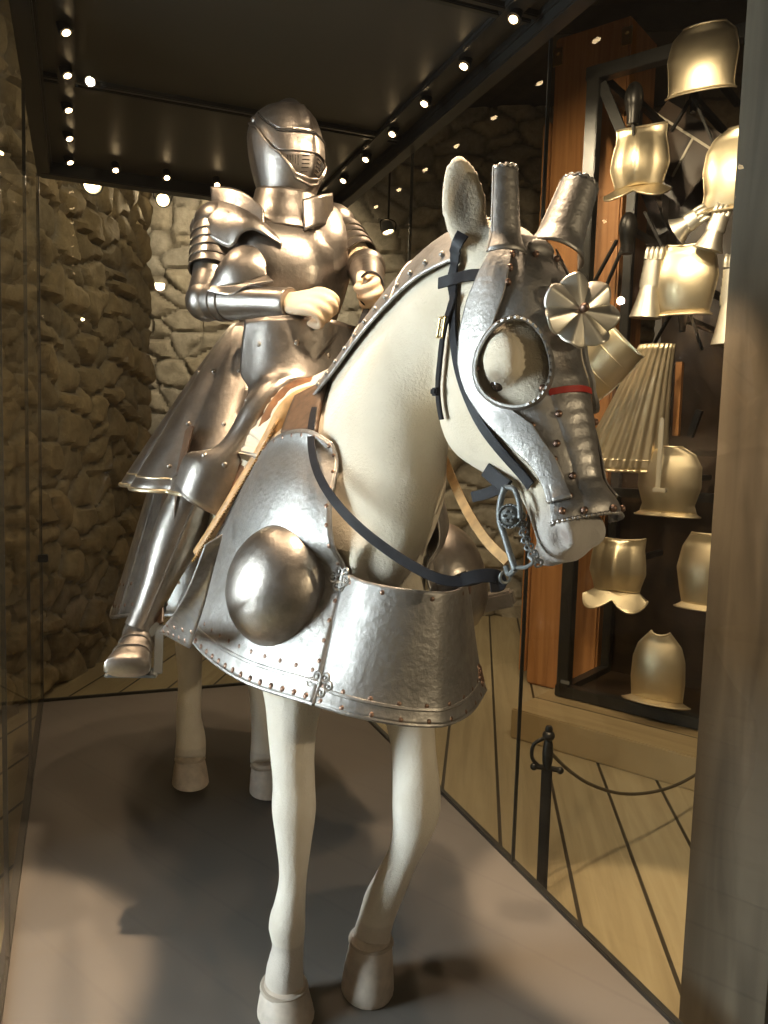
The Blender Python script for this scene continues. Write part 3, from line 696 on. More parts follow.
# ================================================================== SADDLE
sad=thing('saddle','war saddle with a tall steel front plate and brown velvet seat','saddle',(0,.4,1.45))
top=[(-0.137,0.32,1.599),(-0.072,0.27,1.6),(0.015,0.25,1.602),(0.147,0.27,1.597)]
lft=[(-0.137,0.32,1.599),(-0.145,0.32,1.463),(-0.13,0.29,1.426),(-0.146,0.27,1.376),(-0.197,0.25,1.286),(-0.236,0.25,1.257),(-0.289,0.26,1.251),(-0.319,0.25,1.174)]
rgt=[(0.147,0.27,1.597),(0.052,0.2,1.441),(-0.034,0.19,1.431),(-0.085,0.19,1.393),(-0.124,0.2,1.313),(-0.179,0.18,1.209),(-0.225,0.19,1.107)]
bot=[(-0.319,0.25,1.174),(-0.281,0.205,1.138),(-0.225,0.19,1.107)]
Ga=coons(top,bot,lft,rgt,40,50)
sg=1 if gnormals(Ga)[20,20][1]<0 else -1
Ga=coons(top,bot,lft,rgt,40,50,lambda u,v:sg*.028*math.sin(PI*u)*(1-.5*v))
TUCK.append((Ga,1,(.03,.7,1.2)))
NG=gnormals(Ga)*sg
pm=link('pommel_plate',J(gridp(Ga)),'steel',sad); solid(pm,.005,-sg)
sub('rolled_edge',J(*[tube([V(p) for p in q],.0042,8,80) for q in (Ga[0],Ga[:,0],Ga[:,-1],Ga[-1])]),'steel',pm)
stud(pm,rivets([(V(Ga[i,j])+V(NG[i,j])*.002,NG[i,j]) for i,j in [(6,8),(6,20),(8,32),(40,14),(40,28),(22,6)]],.009,.5),'steel')
# velvet-covered arch and pad behind the front plate
arch=[(0.066,0.145,1.453),(0.011,0.15,1.423),(-0.039,0.15,1.409),(-0.073,0.155,1.376),(-0.109,0.165,1.304),(-0.154,0.18,1.202),(-0.198,0.2,1.106)]
link('saddle_bow',J(sweep([(*p,.026,.034) for p in arch],12,40)),'velvet',sad)
pad=[(-0.005,0.06,1.409),(-0.054,0.075,1.393),(-0.083,0.085,1.366),(-0.114,0.1,1.301),(-0.159,0.13,1.207),(-0.21,0.16,1.11),(-0.263,0.22,1.004)]
link('saddle_pad',J(sweep([(*p,.016,.022) for p in pad],12,50)),'tan_leather',sad)
link('pad_fringe',J(*[tube([V(p)+V((-.008,-.012,.0)),V(p)+V((-.022,-.028,-.012))],.003,5,4) for p in crv(pad,70)[16:]]),'tan_leather',sad)
wth=coons([(-0.118,-0.015,1.309),(-0.075,-0.14,1.31)],[(-0.068,0.06,1.396),(-0.009,0.0,1.435)],[(-0.118,-0.015,1.309),(-0.091,0.03,1.355),(-0.068,0.06,1.396)],[(-0.075,-0.14,1.31),(-0.047,-0.07,1.368),(-0.009,0.0,1.435)],10,10)
tuck(horse_me,TUCK+[(wth,1,(.03,.3,1.2))],.012)
o=link('front_leather',J(gridp(wth)),'brown_leather',sad); solid(o,.012,0)
link('seat',J(sweep([(.0,.40,1.44,.10,.03),(.0,.52,1.42,.15,.035),(.0,.70,1.42,.17,.04),(.0,.82,1.46,.16,.04)],20,24)),'velvet',sad)
cg=np.array([[(x*(1+.5*(1-v)),.84+.06*v-.28*(abs(x)/.3)**2,1.40+.14*v-.35*(abs(x)/.3)**2*(1-v)) for x in np.linspace(-.14,.14,24)] for v in np.linspace(0,1,10)])
o=link('cantle_plate',J(gridp(cg)),'steel',sad); solid(o,.006,0)
for q in (-1,1): link('saddle_flap',J(ribbon([(q*.27,.50,1.30),(q*.315,.47,1.1),(q*.33,.45,.93)],.34,.012,(q,0,.1))),'brown_leather',sad)
# ================================================================== RIDER
rid=thing('person','person in full plate armour with closed helmet sitting astride the horse holding the reins','person',(.03,.58,1.5))
TY=rad(12); tf=V((math.sin(TY),-math.cos(TY),0)); tl=V((math.cos(TY),math.sin(TY),0)); TC=V((.03,.58,0))
def T(f,l,z): return TC+tf*f+tl*l+V((0,0,z))
shR,elR,wrR=V((-0.167,0.58,1.885)),V((-0.21,0.5,1.67)),V((-0.039,0.25,1.643))
shL,elL,wrL=V((0.181,0.6,1.943)),V((0.238,0.46,1.799)),V((0.181,0.27,1.708))
kneeR,ankR=V((-0.255,0.36,1.157)),V((-0.4,0.297,0.809))
kneeL,ankL=V((.37,.32,1.15)),V((.44,.60,.74))
parts=[sweep([(*T(0,0,1.44),.17,.13),(*T(0,0,1.62),.13,.10),(*T(.015,0,1.80),.155,.115),(*T(0,0,1.92),.16,.09),(*T(0,0,2.0),.06,.06),(*T(.01,0,2.06),.05,.055)],20,24,up=tuple(tf)),
 ellipsoid(T(.035,.015,2.10),(.060,.072,.085),ax=(tl,tf,UPV)),
 sweep([(*shR,.05,.05),(*((shR+elR)/2),.045,.045),(*elR,.038,.038)],14,16),sweep([(*elR,.038,.038),(*((elR+wrR)/2),.036,.036),(*wrR,.025,.030)],14,16),
 sweep([(*shL,.05,.05),(*((shL+elL)/2),.045,.045),(*elL,.038,.038)],14,16),sweep([(*elL,.038,.038),(*((elL+wrL)/2),.036,.036),(*wrL,.025,.030)],14,16)]
for k_,a_,s_ in ((kneeR,ankR,-1),(kneeL,ankL,1)):
    hip=T(.02,s_*.10,1.47); parts+=[sweep([(*hip,.08,.08),(*((hip+k_)/2),.068,.068),(*k_,.045,.045)],14,16),sweep([(*k_,.042,.042),(*(k_*.6+a_*.4),.034,.036),(*a_,.024,.026)],14,16)]
def hand(w,el,back,thumbup):
    w=V(w); f=(w-V(el)).normalized(); b=V(back); b=(b-f*b.dot(f)).normalized(); u=b.cross(f)
    if u.dot(V(thumbup))<0: u=-u
    def q(x,y,z): return w+f*x+u*y+b*z
    out=[sweep([(*q(-.02,0,0),.026,.021),(*q(.02,.0,.002),.036,.020),(*q(.055,.0,.004),.042,.020),(*q(.088,.0,.0),.040,.017)],16,14,up=tuple(b))]
    L=[.95,1.05,1.0,.82]
    for i in range(4):
        y=.033-.0215*i; l=L[i]; x0=.080-.004*abs(i-1)
        out.append(sweep([(*q(x0-.02,y*.9,.006),.0115,.0115),(*q(x0+.008,y,.010),.0122,.0122),(*q(x0+.036*l,y*1.04,.000),.0108,.0108),(*q(x0+.046*l,y*1.05,-.018),.0105,.0105),(*q(x0+.030*l,y*1.03,-.041),.0100,.0100),(*q(x0+.004,y,-.044),.0098,.0098),(*q(x0-.014,y,-.034),.0085,.0085)],10,26,up=tuple(u)))
    out.append(sweep([(*q(.012,.026,-.004),.016,.015),(*q(.042,.046,-.014),.0135,.013),(*q(.070,.052,-.026),.0115,.011),(*q(.092,.044,-.034),.0095,.009)],10,18,up=tuple(b)))
    return out
parts+=hand(wrR,elR,(-.35,-.78,.52),(.25,.5,.8))
parts+=hand(wrL,(elL*.5+(wrL+V((-.03,.2,.06)))*.5),(.75,-.55,.25),(.1,-.1,1))
body=remeshed('body',parts,.0042,.5,4)
bo=link('body',body,'skin',rid)
def shell(name,part,mat='steel',par=rid,th=0,off=-1):
    o=link(name,part if isinstance(part,bpy.types.Mesh) else J(*(part if isinstance(part,list) else [part])),mat,par) if par.parent is None else sub(name,J(*(part if isinstance(part,list) else [part])),mat,par)
    if th: solid(o,th,off)
    return o
# breastplate
def torso_ring(z,rx,ry,fo,keel=0,n=56):
    R=[]
    for k in range(n):
        a=2*PI*k/n; c,s=math.cos(a),math.sin(a)
        f=math.copysign(abs(c)**.85,c)*ry; l=math.copysign(abs(s)**.9,s)*rx
        if c>0: f+=keel*max(0,1-abs(s)*2.2)
        R.append(T(fo+f,l,z))
    return R
br=rings([torso_ring(z,rx,ry,fo,kl) for z,rx,ry,fo,kl in [(1.575,.150,.118,.01,.010),(1.60,.140,.112,.01,.012),(1.625,.136,.112,.012,.014),(1.66,.146,.128,.018,.017),(1.71,.160,.147,.022,.018),(1.77,.176,.158,.022,.017),(1.83,.186,.158,.018,.013),(1.88,.180,.140,.006,.008),(1.912,.155,.115,-.005,.004),(1.932,.120,.09,-.01,.0)]])
bp=shell('breastplate',[br])
shell('neck_edge',[tube([T(-.005+.02+.09*math.cos(a)*1.0,.118*math.sin(a),1.930+.0*math.cos(a)) for a in [2*PI*k/40 for k in range(41)]],.005,8,120)],'steel',bp)
shell('waist_edge',[tube(torso_ring(1.575,.152,.12,.01,.01)+[torso_ring(1.575,.152,.12,.01,.01)[0]],.005,8,160)],'steel',bp)
# gorget: flared collar of three lames
HY=rad(20.5); hF=V((math.sin(HY),-math.cos(HY),0)); hL_=V((math.cos(HY),math.sin(HY),0)); HC=V((0.02,0.6,2.14))
def ringat(c,fw,lt,r1,r2,z,n=44,dz=0):
    c=V(c); return [V((c.x,c.y,0))+fw*r2*math.cos(a)+lt*r1*math.sin(a)+V((0,0,z+dz*math.cos(a))) for a in [2*PI*k/n for k in range(n)]]
gc=T(.015,-.014,0)
shell('gorget',[rings([ringat(gc,tf,tl,r1,r2,z,44,-.012) for r1,r2,z in [(.128,.140,1.893),(.129,.141,1.898),(.113,.126,1.925),(.096,.110,1.955),(.092,.104,1.978),(.090,.102,1.981),(.086,.097,2.000),(.084,.094,2.008)]],True,False,False)],th=.003)
# ---- helmet
HZ=HC.z
hs=[(-.168,.62,.66,.010),(-.145,.68,.73,.012),(-.115,.76,.83,.016),(-.085,.85,.94,.018),(-.05,.93,1.02,.016),(-.02,.975,1.03,.010),(.01,.995,1.01,.004),(.035,1.0,.985,-.002),(.055,.965,.945,-.006),(.078,.88,.865,-.008),(.098,.74,.74,-.01),(.113,.56,.57,-.01),(.123,.36,.38,-.01),(.128,.12,.14,-.01)]
HA_,HB_=.096,.122
def hring(z,w,d,fo,off=0,n=60,keel=0):
    R=[]
    for k in range(n):
        a=2*PI*k/n; c,s=math.cos(a),math.sin(a); f=d*HB_*c; l=w*HA_*math.copysign(abs(s)**.92,s)
        kk=max(0,1-abs(s)*6)
        cr=.016*kk**1.2*sst(-.02,.06,z) if c>-2 else 0     # comb
        if c>0 and z<.03: cr+=.012*max(0,1-abs(s)*2.4)*sst(.04,-.0,z)
        r=math.hypot(f,l)+1e-6; R.append(V((HC.x,HC.y,HZ+z))+hF*(fo+f*(1+(off+cr)/r))+hL_*l*(1+(off+cr*.2)/r))
    return R
_h=np.array(hs)
def hq(z): return [float(np.interp(z,_h[:,0],_h[:,k])) for k in (1,2,3)]
def hp_(z,ang,off=0):
    w,d,fo=hq(z); a=rad(ang); c,s=math.cos(a),math.sin(a); f=d*HB_*c; l=w*HA_*math.copysign(abs(s)**.92,s); kk=max(0,1-abs(s)*6)
    cr=.016*kk**1.2*sst(-.02,.06,z)
    if c>0 and z<.03: cr+=.012*max(0,1-abs(s)*2.4)*sst(.04,-.0,z)
    r=math.hypot(f,l)+1e-6
    return V((HC.x,HC.y,HZ+z))+hF*(fo+f*(1+(off+cr)/r))+hL_*l*(1+(off+cr*.2)/r)
zz=np.concatenate([np.linspace(-.168,.09,34),np.linspace(.095,.128,10)])
hel=shell('helmet',[rings([hring(z,*hq(z)) for z in zz])])
# comb along the top
comb=[]
for t in np.linspace(0,1,40):
    a=rad(-8+176*t); comb.append(V((HC.x,HC.y,HZ+.008))+hF*(-.01+.122*math.cos(a))+V((0,0,.122*math.sin(a))))
cs=[]
for i,p in enumerate(comb):
    d=(p-V((HC.x,HC.y,HZ+.0))).normalized(); h=.015*math.sin(PI*min(1,max(0,(i+1)/41)))**.6
    cs.append([p-hL_*.010-d*.012,p-hL_*.005+d*h*.5,p+d*h,p+hL_*.005+d*h*.5,p+hL_*.010-d*.012])
shell('comb',[rings(cs)],'steel',hel)
# visor: brow plate and face plate around the sight slit, angular towards the pivots
def hgrid(zlo,zhi,a0,a1,off,nz=14,na=50):
    G=[]
    for i in range(nz):
        row=[]
        for j in range(na):
            ang=a0+(a1-a0)*j/(na-1); lo,hi=zlo(abs(ang)),zhi(abs(ang)); row.append(tuple(hp_(lo+(hi-lo)*i/(nz-1),ang,off)))
        G.append(row)
    return np.array(G)
slit=lin([0,44,50,84,100],[.010,.010,.014,.078,.082])
vis=shell('visor',[gridp(hgrid(lin([0,40,54,84],[-.048,-.046,-.042,.035]),lambda a:slit(a)-.004,-84,84,.0065))],'steel',hel,.003,1)
shell('brow_plate',[gridp(hgrid(lambda a:slit(a)+.005,lin([0,40,84],[.100,.097,.088]),-82,82,.0045))],'steel',hel,.003,1)
def hline(zf,a0,a1,off,r,n=50): return tube([hp_(zf(abs(a0+(a1-a0)*k/(n-1))),a0+(a1-a0)*k/(n-1),off) for k in range(n)],r,8,n*2)
shell('sight_slit',[hline(slit,-50,50,.0095,.0040),hline(slit,-84,-48,.0062,.0022),hline(slit,48,84,.0062,.0022)],'slot',hel)
# breath vents
vent=shell('vent_plate',[gridp(hgrid(lin([0,25,56],[-.125,-.112,-.050]),lin([0,40,56],[-.046,-.044,-.040]),-56,56,.003))],'steel',hel,.002,1)
sl=[]
for sgn in (-1,1):
    for k in range(5):
        a=sgn*(24+k*4.2); sl.append(tube([hp_(-.056,a,.0065),hp_(-.082+.004*k,a-sgn*.8,.0065)],.0011,6,6))
    for k in range(5):
        z=-.056-.010*k; sl.append(tube([hp_(z,sgn*7,.0065),hp_(z-.001,sgn*18,.0065)],.0013,6,6))
    for k in range(11):
        a=sgn*(6+k*4); sl.append(ellipsoid(hp_(float(np.interp(abs(a),[0,25,52],[-.114,-.101,-.058])),a,.0055),(.0014,)*3,nu=6,nv=4))
    sl.append(ellipsoid(hp_(-.052,sgn*50,.0055),(.003,.003,.003),nu=8,nv=5))
shell('breath_slots',sl,'slot',vent)
rimz=lin([0,25,52,62],[-.112,-.101,-.052,-.030])
bev=shell('bevor',[gridp(hgrid(lin([0,60,95],[-.166,-.164,-.16]),lambda a:float(np.interp(a,[0,25,52,62,80,95],[-.110,-.099,-.050,-.03,.03,.05])),-95,95,.0095))],'steel',hel,.003,1)
shell('bevor_lip',[hline(lin([0,25,52,62,80,95],[-.128,-.115,-.054,-.036,.03,.05]),-95,95,.013,.0038,80)],'steel',hel)
for q in (-1,1): shell('pivot',[lathe(hp_(.060,q*90,.004),[(.010,0),(.010,.006),(.007,.009),(.001,.010)],hL_*q,16)],'steel',hel)
stud(hel,rivets([(hp_(z,a,.0075),hp_(z,a,.1)-hp_(z,a,0)) for z,a in [(-.02,-70),(-.02,70)]+[(-.042,k*9) for k in range(-6,7)]],.002),'steel')
# ---- pauldrons
pr=[(-0.237,0.6,1.909),(-0.193,0.565,1.952),(-0.13,0.49,1.936),(-0.075,0.43,1.883),(-0.028,0.395,1.825)]
pb_=[(-0.239,0.585,1.861),(-0.201,0.5,1.841),(-0.154,0.455,1.815),(-0.132,0.43,1.847),(-0.106,0.415,1.857),(-0.068,0.4,1.842),(-0.027,0.395,1.82)]
Gp=coons(pr,pb_,[(-0.237,0.6,1.909),(-0.243,0.6,1.886),(-0.239,0.585,1.861)],[(-0.028,0.395,1.825),(-0.027,0.395,1.82)],46,22)
sg=1 if gnormals(Gp)[10,12][1]<0 else -1
Gp=coons(pr,pb_,[(-0.237,0.6,1.909),(-0.243,0.6,1.886),(-0.239,0.585,1.861)],[(-0.028,0.395,1.825),(-0.027,0.395,1.82)],46,22,lambda u,v:sg*.020*math.sin(PI*u)*math.sin(PI*v)*(1-u*.5))
pa=shell('pauldron',[gridp(Gp)],th=.004,off=-sg)
shell('rolled_edge',[tube([V(p) for p in Gp[-1]],.0035,8,80)],'steel',pa)
stud(pa,rivets([(V(Gp[i,j])+V(gnormals(Gp)[i,j])*sg*.002,gnormals(Gp)[i,j]*sg) for i,j in [(6,20),(12,36),(11,42)]],.004),'steel')
shell('shoulder_cap',[ellipsoid(shR+V((.005,.01,.012)),(.078,.088,.070))],'steel',pa)
hp1=coons([(-0.189,0.57,1.954),(-0.164,0.52,1.942),(-0.109,0.455,1.908),(-0.072,0.42,1.873)],[(-0.19,0.585,2.002),(-0.139,0.52,1.988),(-0.103,0.46,1.955),(-0.072,0.425,1.916)],[(-0.189,0.57,1.954),(-0.19,0.585,2.002)],[(-0.072,0.42,1.873),(-0.072,0.425,1.916)],30,8)
hpc=shell('haute_piece',[gridp(hp1)],'steel',pa,.005,0); 
axis=(elR-shR)
def arm_lames(sh,el,t0,t1,n,r0,r1,out):
    a=(el-sh).normalized(); o=V(out); o=(o-a*o.dot(a)).normalized(); s=a.cross(o); L=(el-sh).length; res=[]
    for k in range(n):
        ta,tb=t0+(t1-t0)*k/n,t0+(t1-t0)*(k+1.25)/n; ra=r0+(r1-r0)*k/n
        res.append(rings([[sh+a*L*t+o*(r*1.0)*math.cos(q)+s*r*math.sin(q) for q in [2*PI*m/30 for m in range(30)]] for t,r in ((ta,ra*.965),((ta+tb)/2,ra*.99),(tb-.01,ra),(tb,ra*1.012),(tb,ra*.95))],True,False,False))
    return res
for k,l in enumerate(arm_lames(shR,elR,.05,.58,5,.074,.064,(-1,-.3,.1))): shell('lame',[l],'steel',pa)
rb=shell('rerebrace',[sweep([(*(shR.lerp(elR,.3)),.058,.058),(*(shR.lerp(elR,.7)),.052,.053),(*(shR.lerp(elR,1.0)),.047,.049)],24,12)])
# ---- elbow with its broad wing
cw=coons([(-0.215,0.42,1.694),(-0.157,0.36,1.695),(-0.082,0.33,1.723)],[(-0.195,0.43,1.75),(-0.156,0.4,1.796),(-0.109,0.37,1.8),(-0.083,0.34,1.761)],[(-0.215,0.42,1.694),(-0.195,0.43,1.75)],[(-0.082,0.33,1.723),(-0.083,0.34,1.761)],30,16)
sg=1 if gnormals(cw)[8,14][1]<0 else -1
cw=coons([(-0.215,0.42,1.694),(-0.157,0.36,1.695),(-0.082,0.33,1.723)],[(-0.195,0.43,1.75),(-0.156,0.4,1.796),(-0.109,0.37,1.8),(-0.083,0.34,1.761)],[(-0.215,0.42,1.694),(-0.195,0.43,1.75)],[(-0.082,0.33,1.723),(-0.083,0.34,1.761)],30,16,lambda u,v:sg*.018*math.sin(PI*u)*math.sin(PI*v))
cou=shell('couter',[ellipsoid(elR+V((-.002,0,.0)),(.058,.060,.056)),sweep([(*elR.lerp(shR,.3),.053,.053),(*elR.lerp(shR,.1),.056,.056),(*elR,.054,.054)],20,10)])
o=sub('wing',J(gridp(cw)),'steel',cou); solid(o,.004,0)
cf=coons([(-0.215,0.42,1.697),(-0.157,0.36,1.695),(-0.082,0.33,1.723)],[(-0.222,0.41,1.684),(-0.169,0.36,1.671),(-0.134,0.33,1.69),(-0.074,0.29,1.701)],[(-0.215,0.42,1.697),(-0.222,0.41,1.684)],[(-0.082,0.33,1.723),(-0.074,0.29,1.701)],30,8)
o=sub('wing_flare',J(gridp(cf)),'steel',cou); solid(o,.004,0)
sub('flare_edge',J(tube([V(p) for p in cf[-1]],.003,8,60)),'steel',cou)
fa=(wrR-elR).normalized()
vr=shell('vambrace',[sweep([(*(elR-fa*.03),.040,.040),(*(elR+fa*.02),.053,.051),(*(elR+fa*.10),.051,.048),(*(elR+fa*.19),.043,.041),(*(wrR-fa*.0),.036,.036),(*(wrR+fa*.002),.034,.034)],28,30)])
for t,r in ((.055,.0535),(.085,.0525)):
    s=fa.cross(UPV).normalized(); u=s.cross(fa); shell('lame',[tube([elR+fa*t+s*r*math.cos(a)+u*r*.96*math.sin(a) for a in [2*PI*k/30 for k in range(31)]],.003,8,90)],'steel',vr)
s=fa.cross(UPV).normalized(); u=s.cross(fa); shell('cuff',[tube([wrR+s*.036*math.cos(a)+u*.036*math.sin(a) for a in [2*PI*k/30 for k in range(31)]],.0035,8,90)],'steel',vr)
# ---- rider's other arm
plt=[(0.055,0.47,1.936),(0.101,0.5,1.966),(0.164,0.54,1.979),(0.219,0.6,1.96)]
plb=[(0.086,0.425,1.804),(0.111,0.42,1.775),(0.144,0.43,1.772),(0.183,0.47,1.809)]
pll=[(0.055,0.47,1.936),(0.058,0.435,1.873),(0.086,0.425,1.804)]; plr=[(0.219,0.6,1.96),(0.217,0.55,1.887),(0.183,0.47,1.809)]
Gl=coons(plt,plb,pll,plr,26,26); sg=1 if gnormals(Gl)[13,13][1]<0 else -1
Gl=coons(plt,plb,pll,plr,26,26,lambda u,v:sg*.025*math.sin(PI*u)*math.sin(PI*v))
pl=shell('pauldron',[gridp(Gl)],th=.004,off=-sg)
shell('rolled_edge',[tube([V(p) for p in q],.0035,8,70) for q in (Gl[-1],Gl[:,0])],'steel',pl)
shell('shoulder_cap',[ellipsoid(shL+V((-.005,.01,.0)),(.075,.085,.068))],'steel',pl)
hp2=coons([(0.038,0.415,1.869),(0.079,0.42,1.889),(0.15,0.5,1.916)],[(0.034,0.425,1.956),(0.082,0.435,1.976),(0.148,0.52,2.014)],[(0.038,0.415,1.869),(0.034,0.425,1.956)],[(0.15,0.5,1.916),(0.148,0.52,2.014)],22,10)
shell('haute_piece',[gridp(hp2)],'steel',pl,.005,0)
for l in arm_lames(shL,elL,.25,.75,4,.066,.058,(1,-.4,.1)): shell('lame',[l],'steel',pl)
shell('couter',[ellipsoid(elL,(.058,.06,.054))])
fb_=(wrL-elL).normalized(); shell('vambrace',[sweep([(*(elL-fb_*.02),.045,.045),(*(elL+fb_*.06),.050,.048),(*(elL+fb_*.15),.043,.042),(*wrL,.037,.037)],24,20)])
# ---- fluted steel skirt, open at the front over the saddle
sk=[]
for v in np.linspace(0,1,30):
    row=[]
    for k in range(150):
        t=k/149; a=rad(-165+330*t)          # 0 = straight back of the rider
        e=v**.9; rx=.150+.285*e; ry=.120+(.33 if math.cos(a)>0 else .345)*e
        fl=1+.13*v**.8*(abs(math.sin(a*6.5))**.7-.6)
        x=rx*fl*math.sin(a); y=ry*fl*math.cos(a)
        row.append(tuple(V((.025,.60+.02*v,1.625-.475*v))+tl*x-tf*y))
    sk.append(row)
sk=np.array(sk); so=shell('fluted_skirt',[gridp(sk)],th=.004,off=0)
shell('roped_hem',[tube([V(p) for p in sk[-1]],.006,8,300),tube([V(p) for p in sk[-3]],.0035,8,300)],'gilt',so)
stud(so,rivets([(V(sk[i,j])+V(gnormals(sk)[i,j])*.002*s,V(gnormals(sk)[i,j])*s) for i in (9,18,25) for j in range(6,148,10) for s in (1,-1)],.005),'steel')
# ---- legs
def greave(k,a,sgn):
    d=(a-k).normalized(); back=V((-.1*sgn,1,0)); back=(back-d*back.dot(d)).normalized()
    P=[]
    for t,rx,ry,of in [(-.02,.062,.066,0),(.06,.060,.064,.0),(.22,.064,.071,.014),(.42,.060,.066,.015),(.68,.044,.050,.006),(.88,.037,.042,.0),(1.0,.040,.046,0)]:
        P.append((*(k.lerp(a,t)+back*of),rx,ry))
    return sweep(P,26,40,up=tuple(back))
for k_,a_,s_ in ((kneeR,ankR,-1),(kneeL,ankL,1)):
    hip=T(.02,s_*.10,1.47)
    shell('cuisse',[sweep([(*(hip.lerp(k_,.05)),.085,.085),(*(hip.lerp(k_,.3)),.083,.083),(*(hip.lerp(k_,.7)),.074,.074),(*(hip.lerp(k_,.98)),.064,.064)],22,14)])
    po=shell('poleyn',[ellipsoid(k_,(.062,.064,.062))])
    shell('knee_wing',[lathe(k_+V((s_*.050,0.01,0)),[(.036,0),(.033,.006),(.015,.010),(.001,.011)],(s_,-.2,0),24)],'steel',po)
    gr=shell('greave',[greave(k_,a_,s_)])
    d=(a_-k_); shell('hinge_line',[tube([k_.lerp(a_,t)+V((s_*-.0,-.067*(1-.32*t),0)) for t in np.linspace(.05,.95,10)],.0025,6,30)],'steel',gr)
    # sabaton: broad square toe
    ft=V((s_*.30,-.94,-.03)).normalized(); sd=V((0,0,1)).cross(ft).normalized(); up=ft.cross(sd)
    R=[]
    for x,w,h0,h1 in [(-.065,.020,-.070,-.02),(-.05,.032,-.078,.02),(-.02,.036,-.080,.035),(.02,.037,-.082,.022),(.05,.040,-.084,-.004),(.08,.046,-.086,-.020),(.105,.053,-.087,-.028),(.125,.055,-.086,-.034),(.130,.048,-.080,-.042)]:
        ring=[]
        for q in range(24):
            an=2*PI*q/24; cx=math.copysign(abs(math.cos(an))**.7,math.cos(an)); sy=math.copysign(abs(math.sin(an))**.8,math.sin(an))
            ring.append(a_+ft*x+sd*w*cx+up*((h0+h1)/2+(h1-h0)/2*sy))
        R.append(ring)
    sb_=shell('sabaton',[rings(R)])
    for x,w,h0,h1 in [(.02,.0375,-.082,.0235),(.05,.0405,-.084,-.002),(.08,.0465,-.086,-.018)]:
        shell('lame',[tube([a_+ft*x+sd*w*math.copysign(abs(math.cos(an))**.7,math.cos(an))+up*((h0+h1)/2+(h1-h0)/2*math.copysign(abs(math.sin(an))**.8,math.sin(an))) for an in np.linspace(0,PI,16)],.003,6,40)],'steel',sb_)
    # stirrup on its leather (belongs to the saddle)
    top=a_+V((-s_*.045,-.035,.015)); tr=a_+up*-.093+ft*.06
    st=link('stirrup',J(bar(top,tr+sd*-.062+ft*.02,.022,.006,tuple(ft)),bar(top,tr+sd*.062+ft*.02,.022,.006,tuple(ft)),box(tr+ft*.01,(.06,.125,.008),ax=(ft,sd,up),bev=.002)),'grey_metal',sad)
    link('stirrup_leather',J(ribbon([V((s_*.30,.36,1.12)),V((s_*.335,.42,.98)),top.lerp(V((s_*.335,.42,.98)),.4),top],.030,.006,(s_*.8,-.6,0))),'brown_leather',sad)
    bk=top.lerp(V((s_*.335,.42,.98)),.25); buckle(bk,(s_*.8,-.6,0),(0,0,1),.018,.014,'grey_metal',sad)
# ================================================================== DISPLAY CASE
case=thing('display_case','large glass display case with grey platform, dark ceiling panels and lamp tracks','display case',(0,.5,-.2))
X0,X1,Y0,Y1,ZC=-.712,.712,-1.04,2.28,2.47
link('platform',J(box((0,(Y0+Y1)/2,-.1),(1.42,Y1-Y0,.2),bev=.004)),'plat',case)
for x in (X0-.006,X1+.006): link('edge_strip',J(box((x,(Y0+Y1)/2,-.085),(.022,Y1-Y0+.03,.19),bev=.003)),'frame_black',case)
link('edge_strip',J(box((0,Y1+.012,-.085),(1.46,.022,.19),bev=.003)),'frame_black',case)
ys=[Y0,-.715,.28,1.28,Y1]
for x in (X0,X1):
    for a,b in zip(ys[:-1],ys[1:]):
        link('side_pane',J(box((x,(a+b)/2,1.245),(.010,b-a-.005,2.47),bev=.001),smooth=False),'glass',case)
for a,b in ((X0+.006,-.0025),(.0025,X1-.006)):
    link('back_pane',J(box(((a+b)/2,Y1,1.245),(b-a,.010,2.47)),smooth=False),'glass',case)
link('front_pane',J(box((0,Y0,1.245),(1.41,.010,2.47)),smooth=False),'glass',case)
for x in (X0,X1):
    for y in ys[1:-1]: link('joint_seal',J(box((x,y,1.23),(.011,.0045,2.46))),'frame_black',case)
for x in (X0,X1): link('corner_seal',J(box((x,Y1,1.23),(.013,.013,2.46))),'frame_black',case)
link('clip',J(box((X0+.01,Y1-.01,.70),(.045,.045,.035),bev=.004)),'black_plastic',case)
for a,b in zip(ys[:-1],ys[1:]):
    link('ceiling_panel',J(box((0,(a+b)/2,ZC+.045),(1.40,b-a-.03,.03),bev=.002)),'ceil',case)
for y in ys[1:-1]:
    link('ceiling_seam',J(box((0,y-.018,ZC+.028),(1.40,.022,.03),bev=.003),box((0,y+.018,ZC+.028),(1.40,.022,.03),bev=.003),box((0,y,ZC+.05),(1.40,.05,.03))),'frame_black',case)
for s in (-1,1):
    link('ceiling_rail',J(box((s*.685,(Y0+Y1)/2,ZC+.02),(.055,Y1-Y0,.085),bev=.004),box((s*.655,(Y0+Y1)/2,ZC+.035),(.012,Y1-Y0,.05),bev=.003)),'frame_black',case)
    tr=link('lamp_track',J(box((s*.575,(Y0+Y1)/2+.1,ZC+.022),(.062,Y1-Y0-.4,.020),bev=.004)),'frame_black',case)
link('ceiling_rail',J(box((0,Y1-.03,ZC+.015),(1.4,.075,.08),bev=.004)),'frame_black',case)
link('roof',J(box((0,(Y0+Y1)/2,ZC+.11),(1.46,Y1-Y0+.06,.05),bev=.004)),'frame_black',case)
ORD=['first','second','third','fourth','fifth','sixth','seventh','eighth','ninth','tenth']
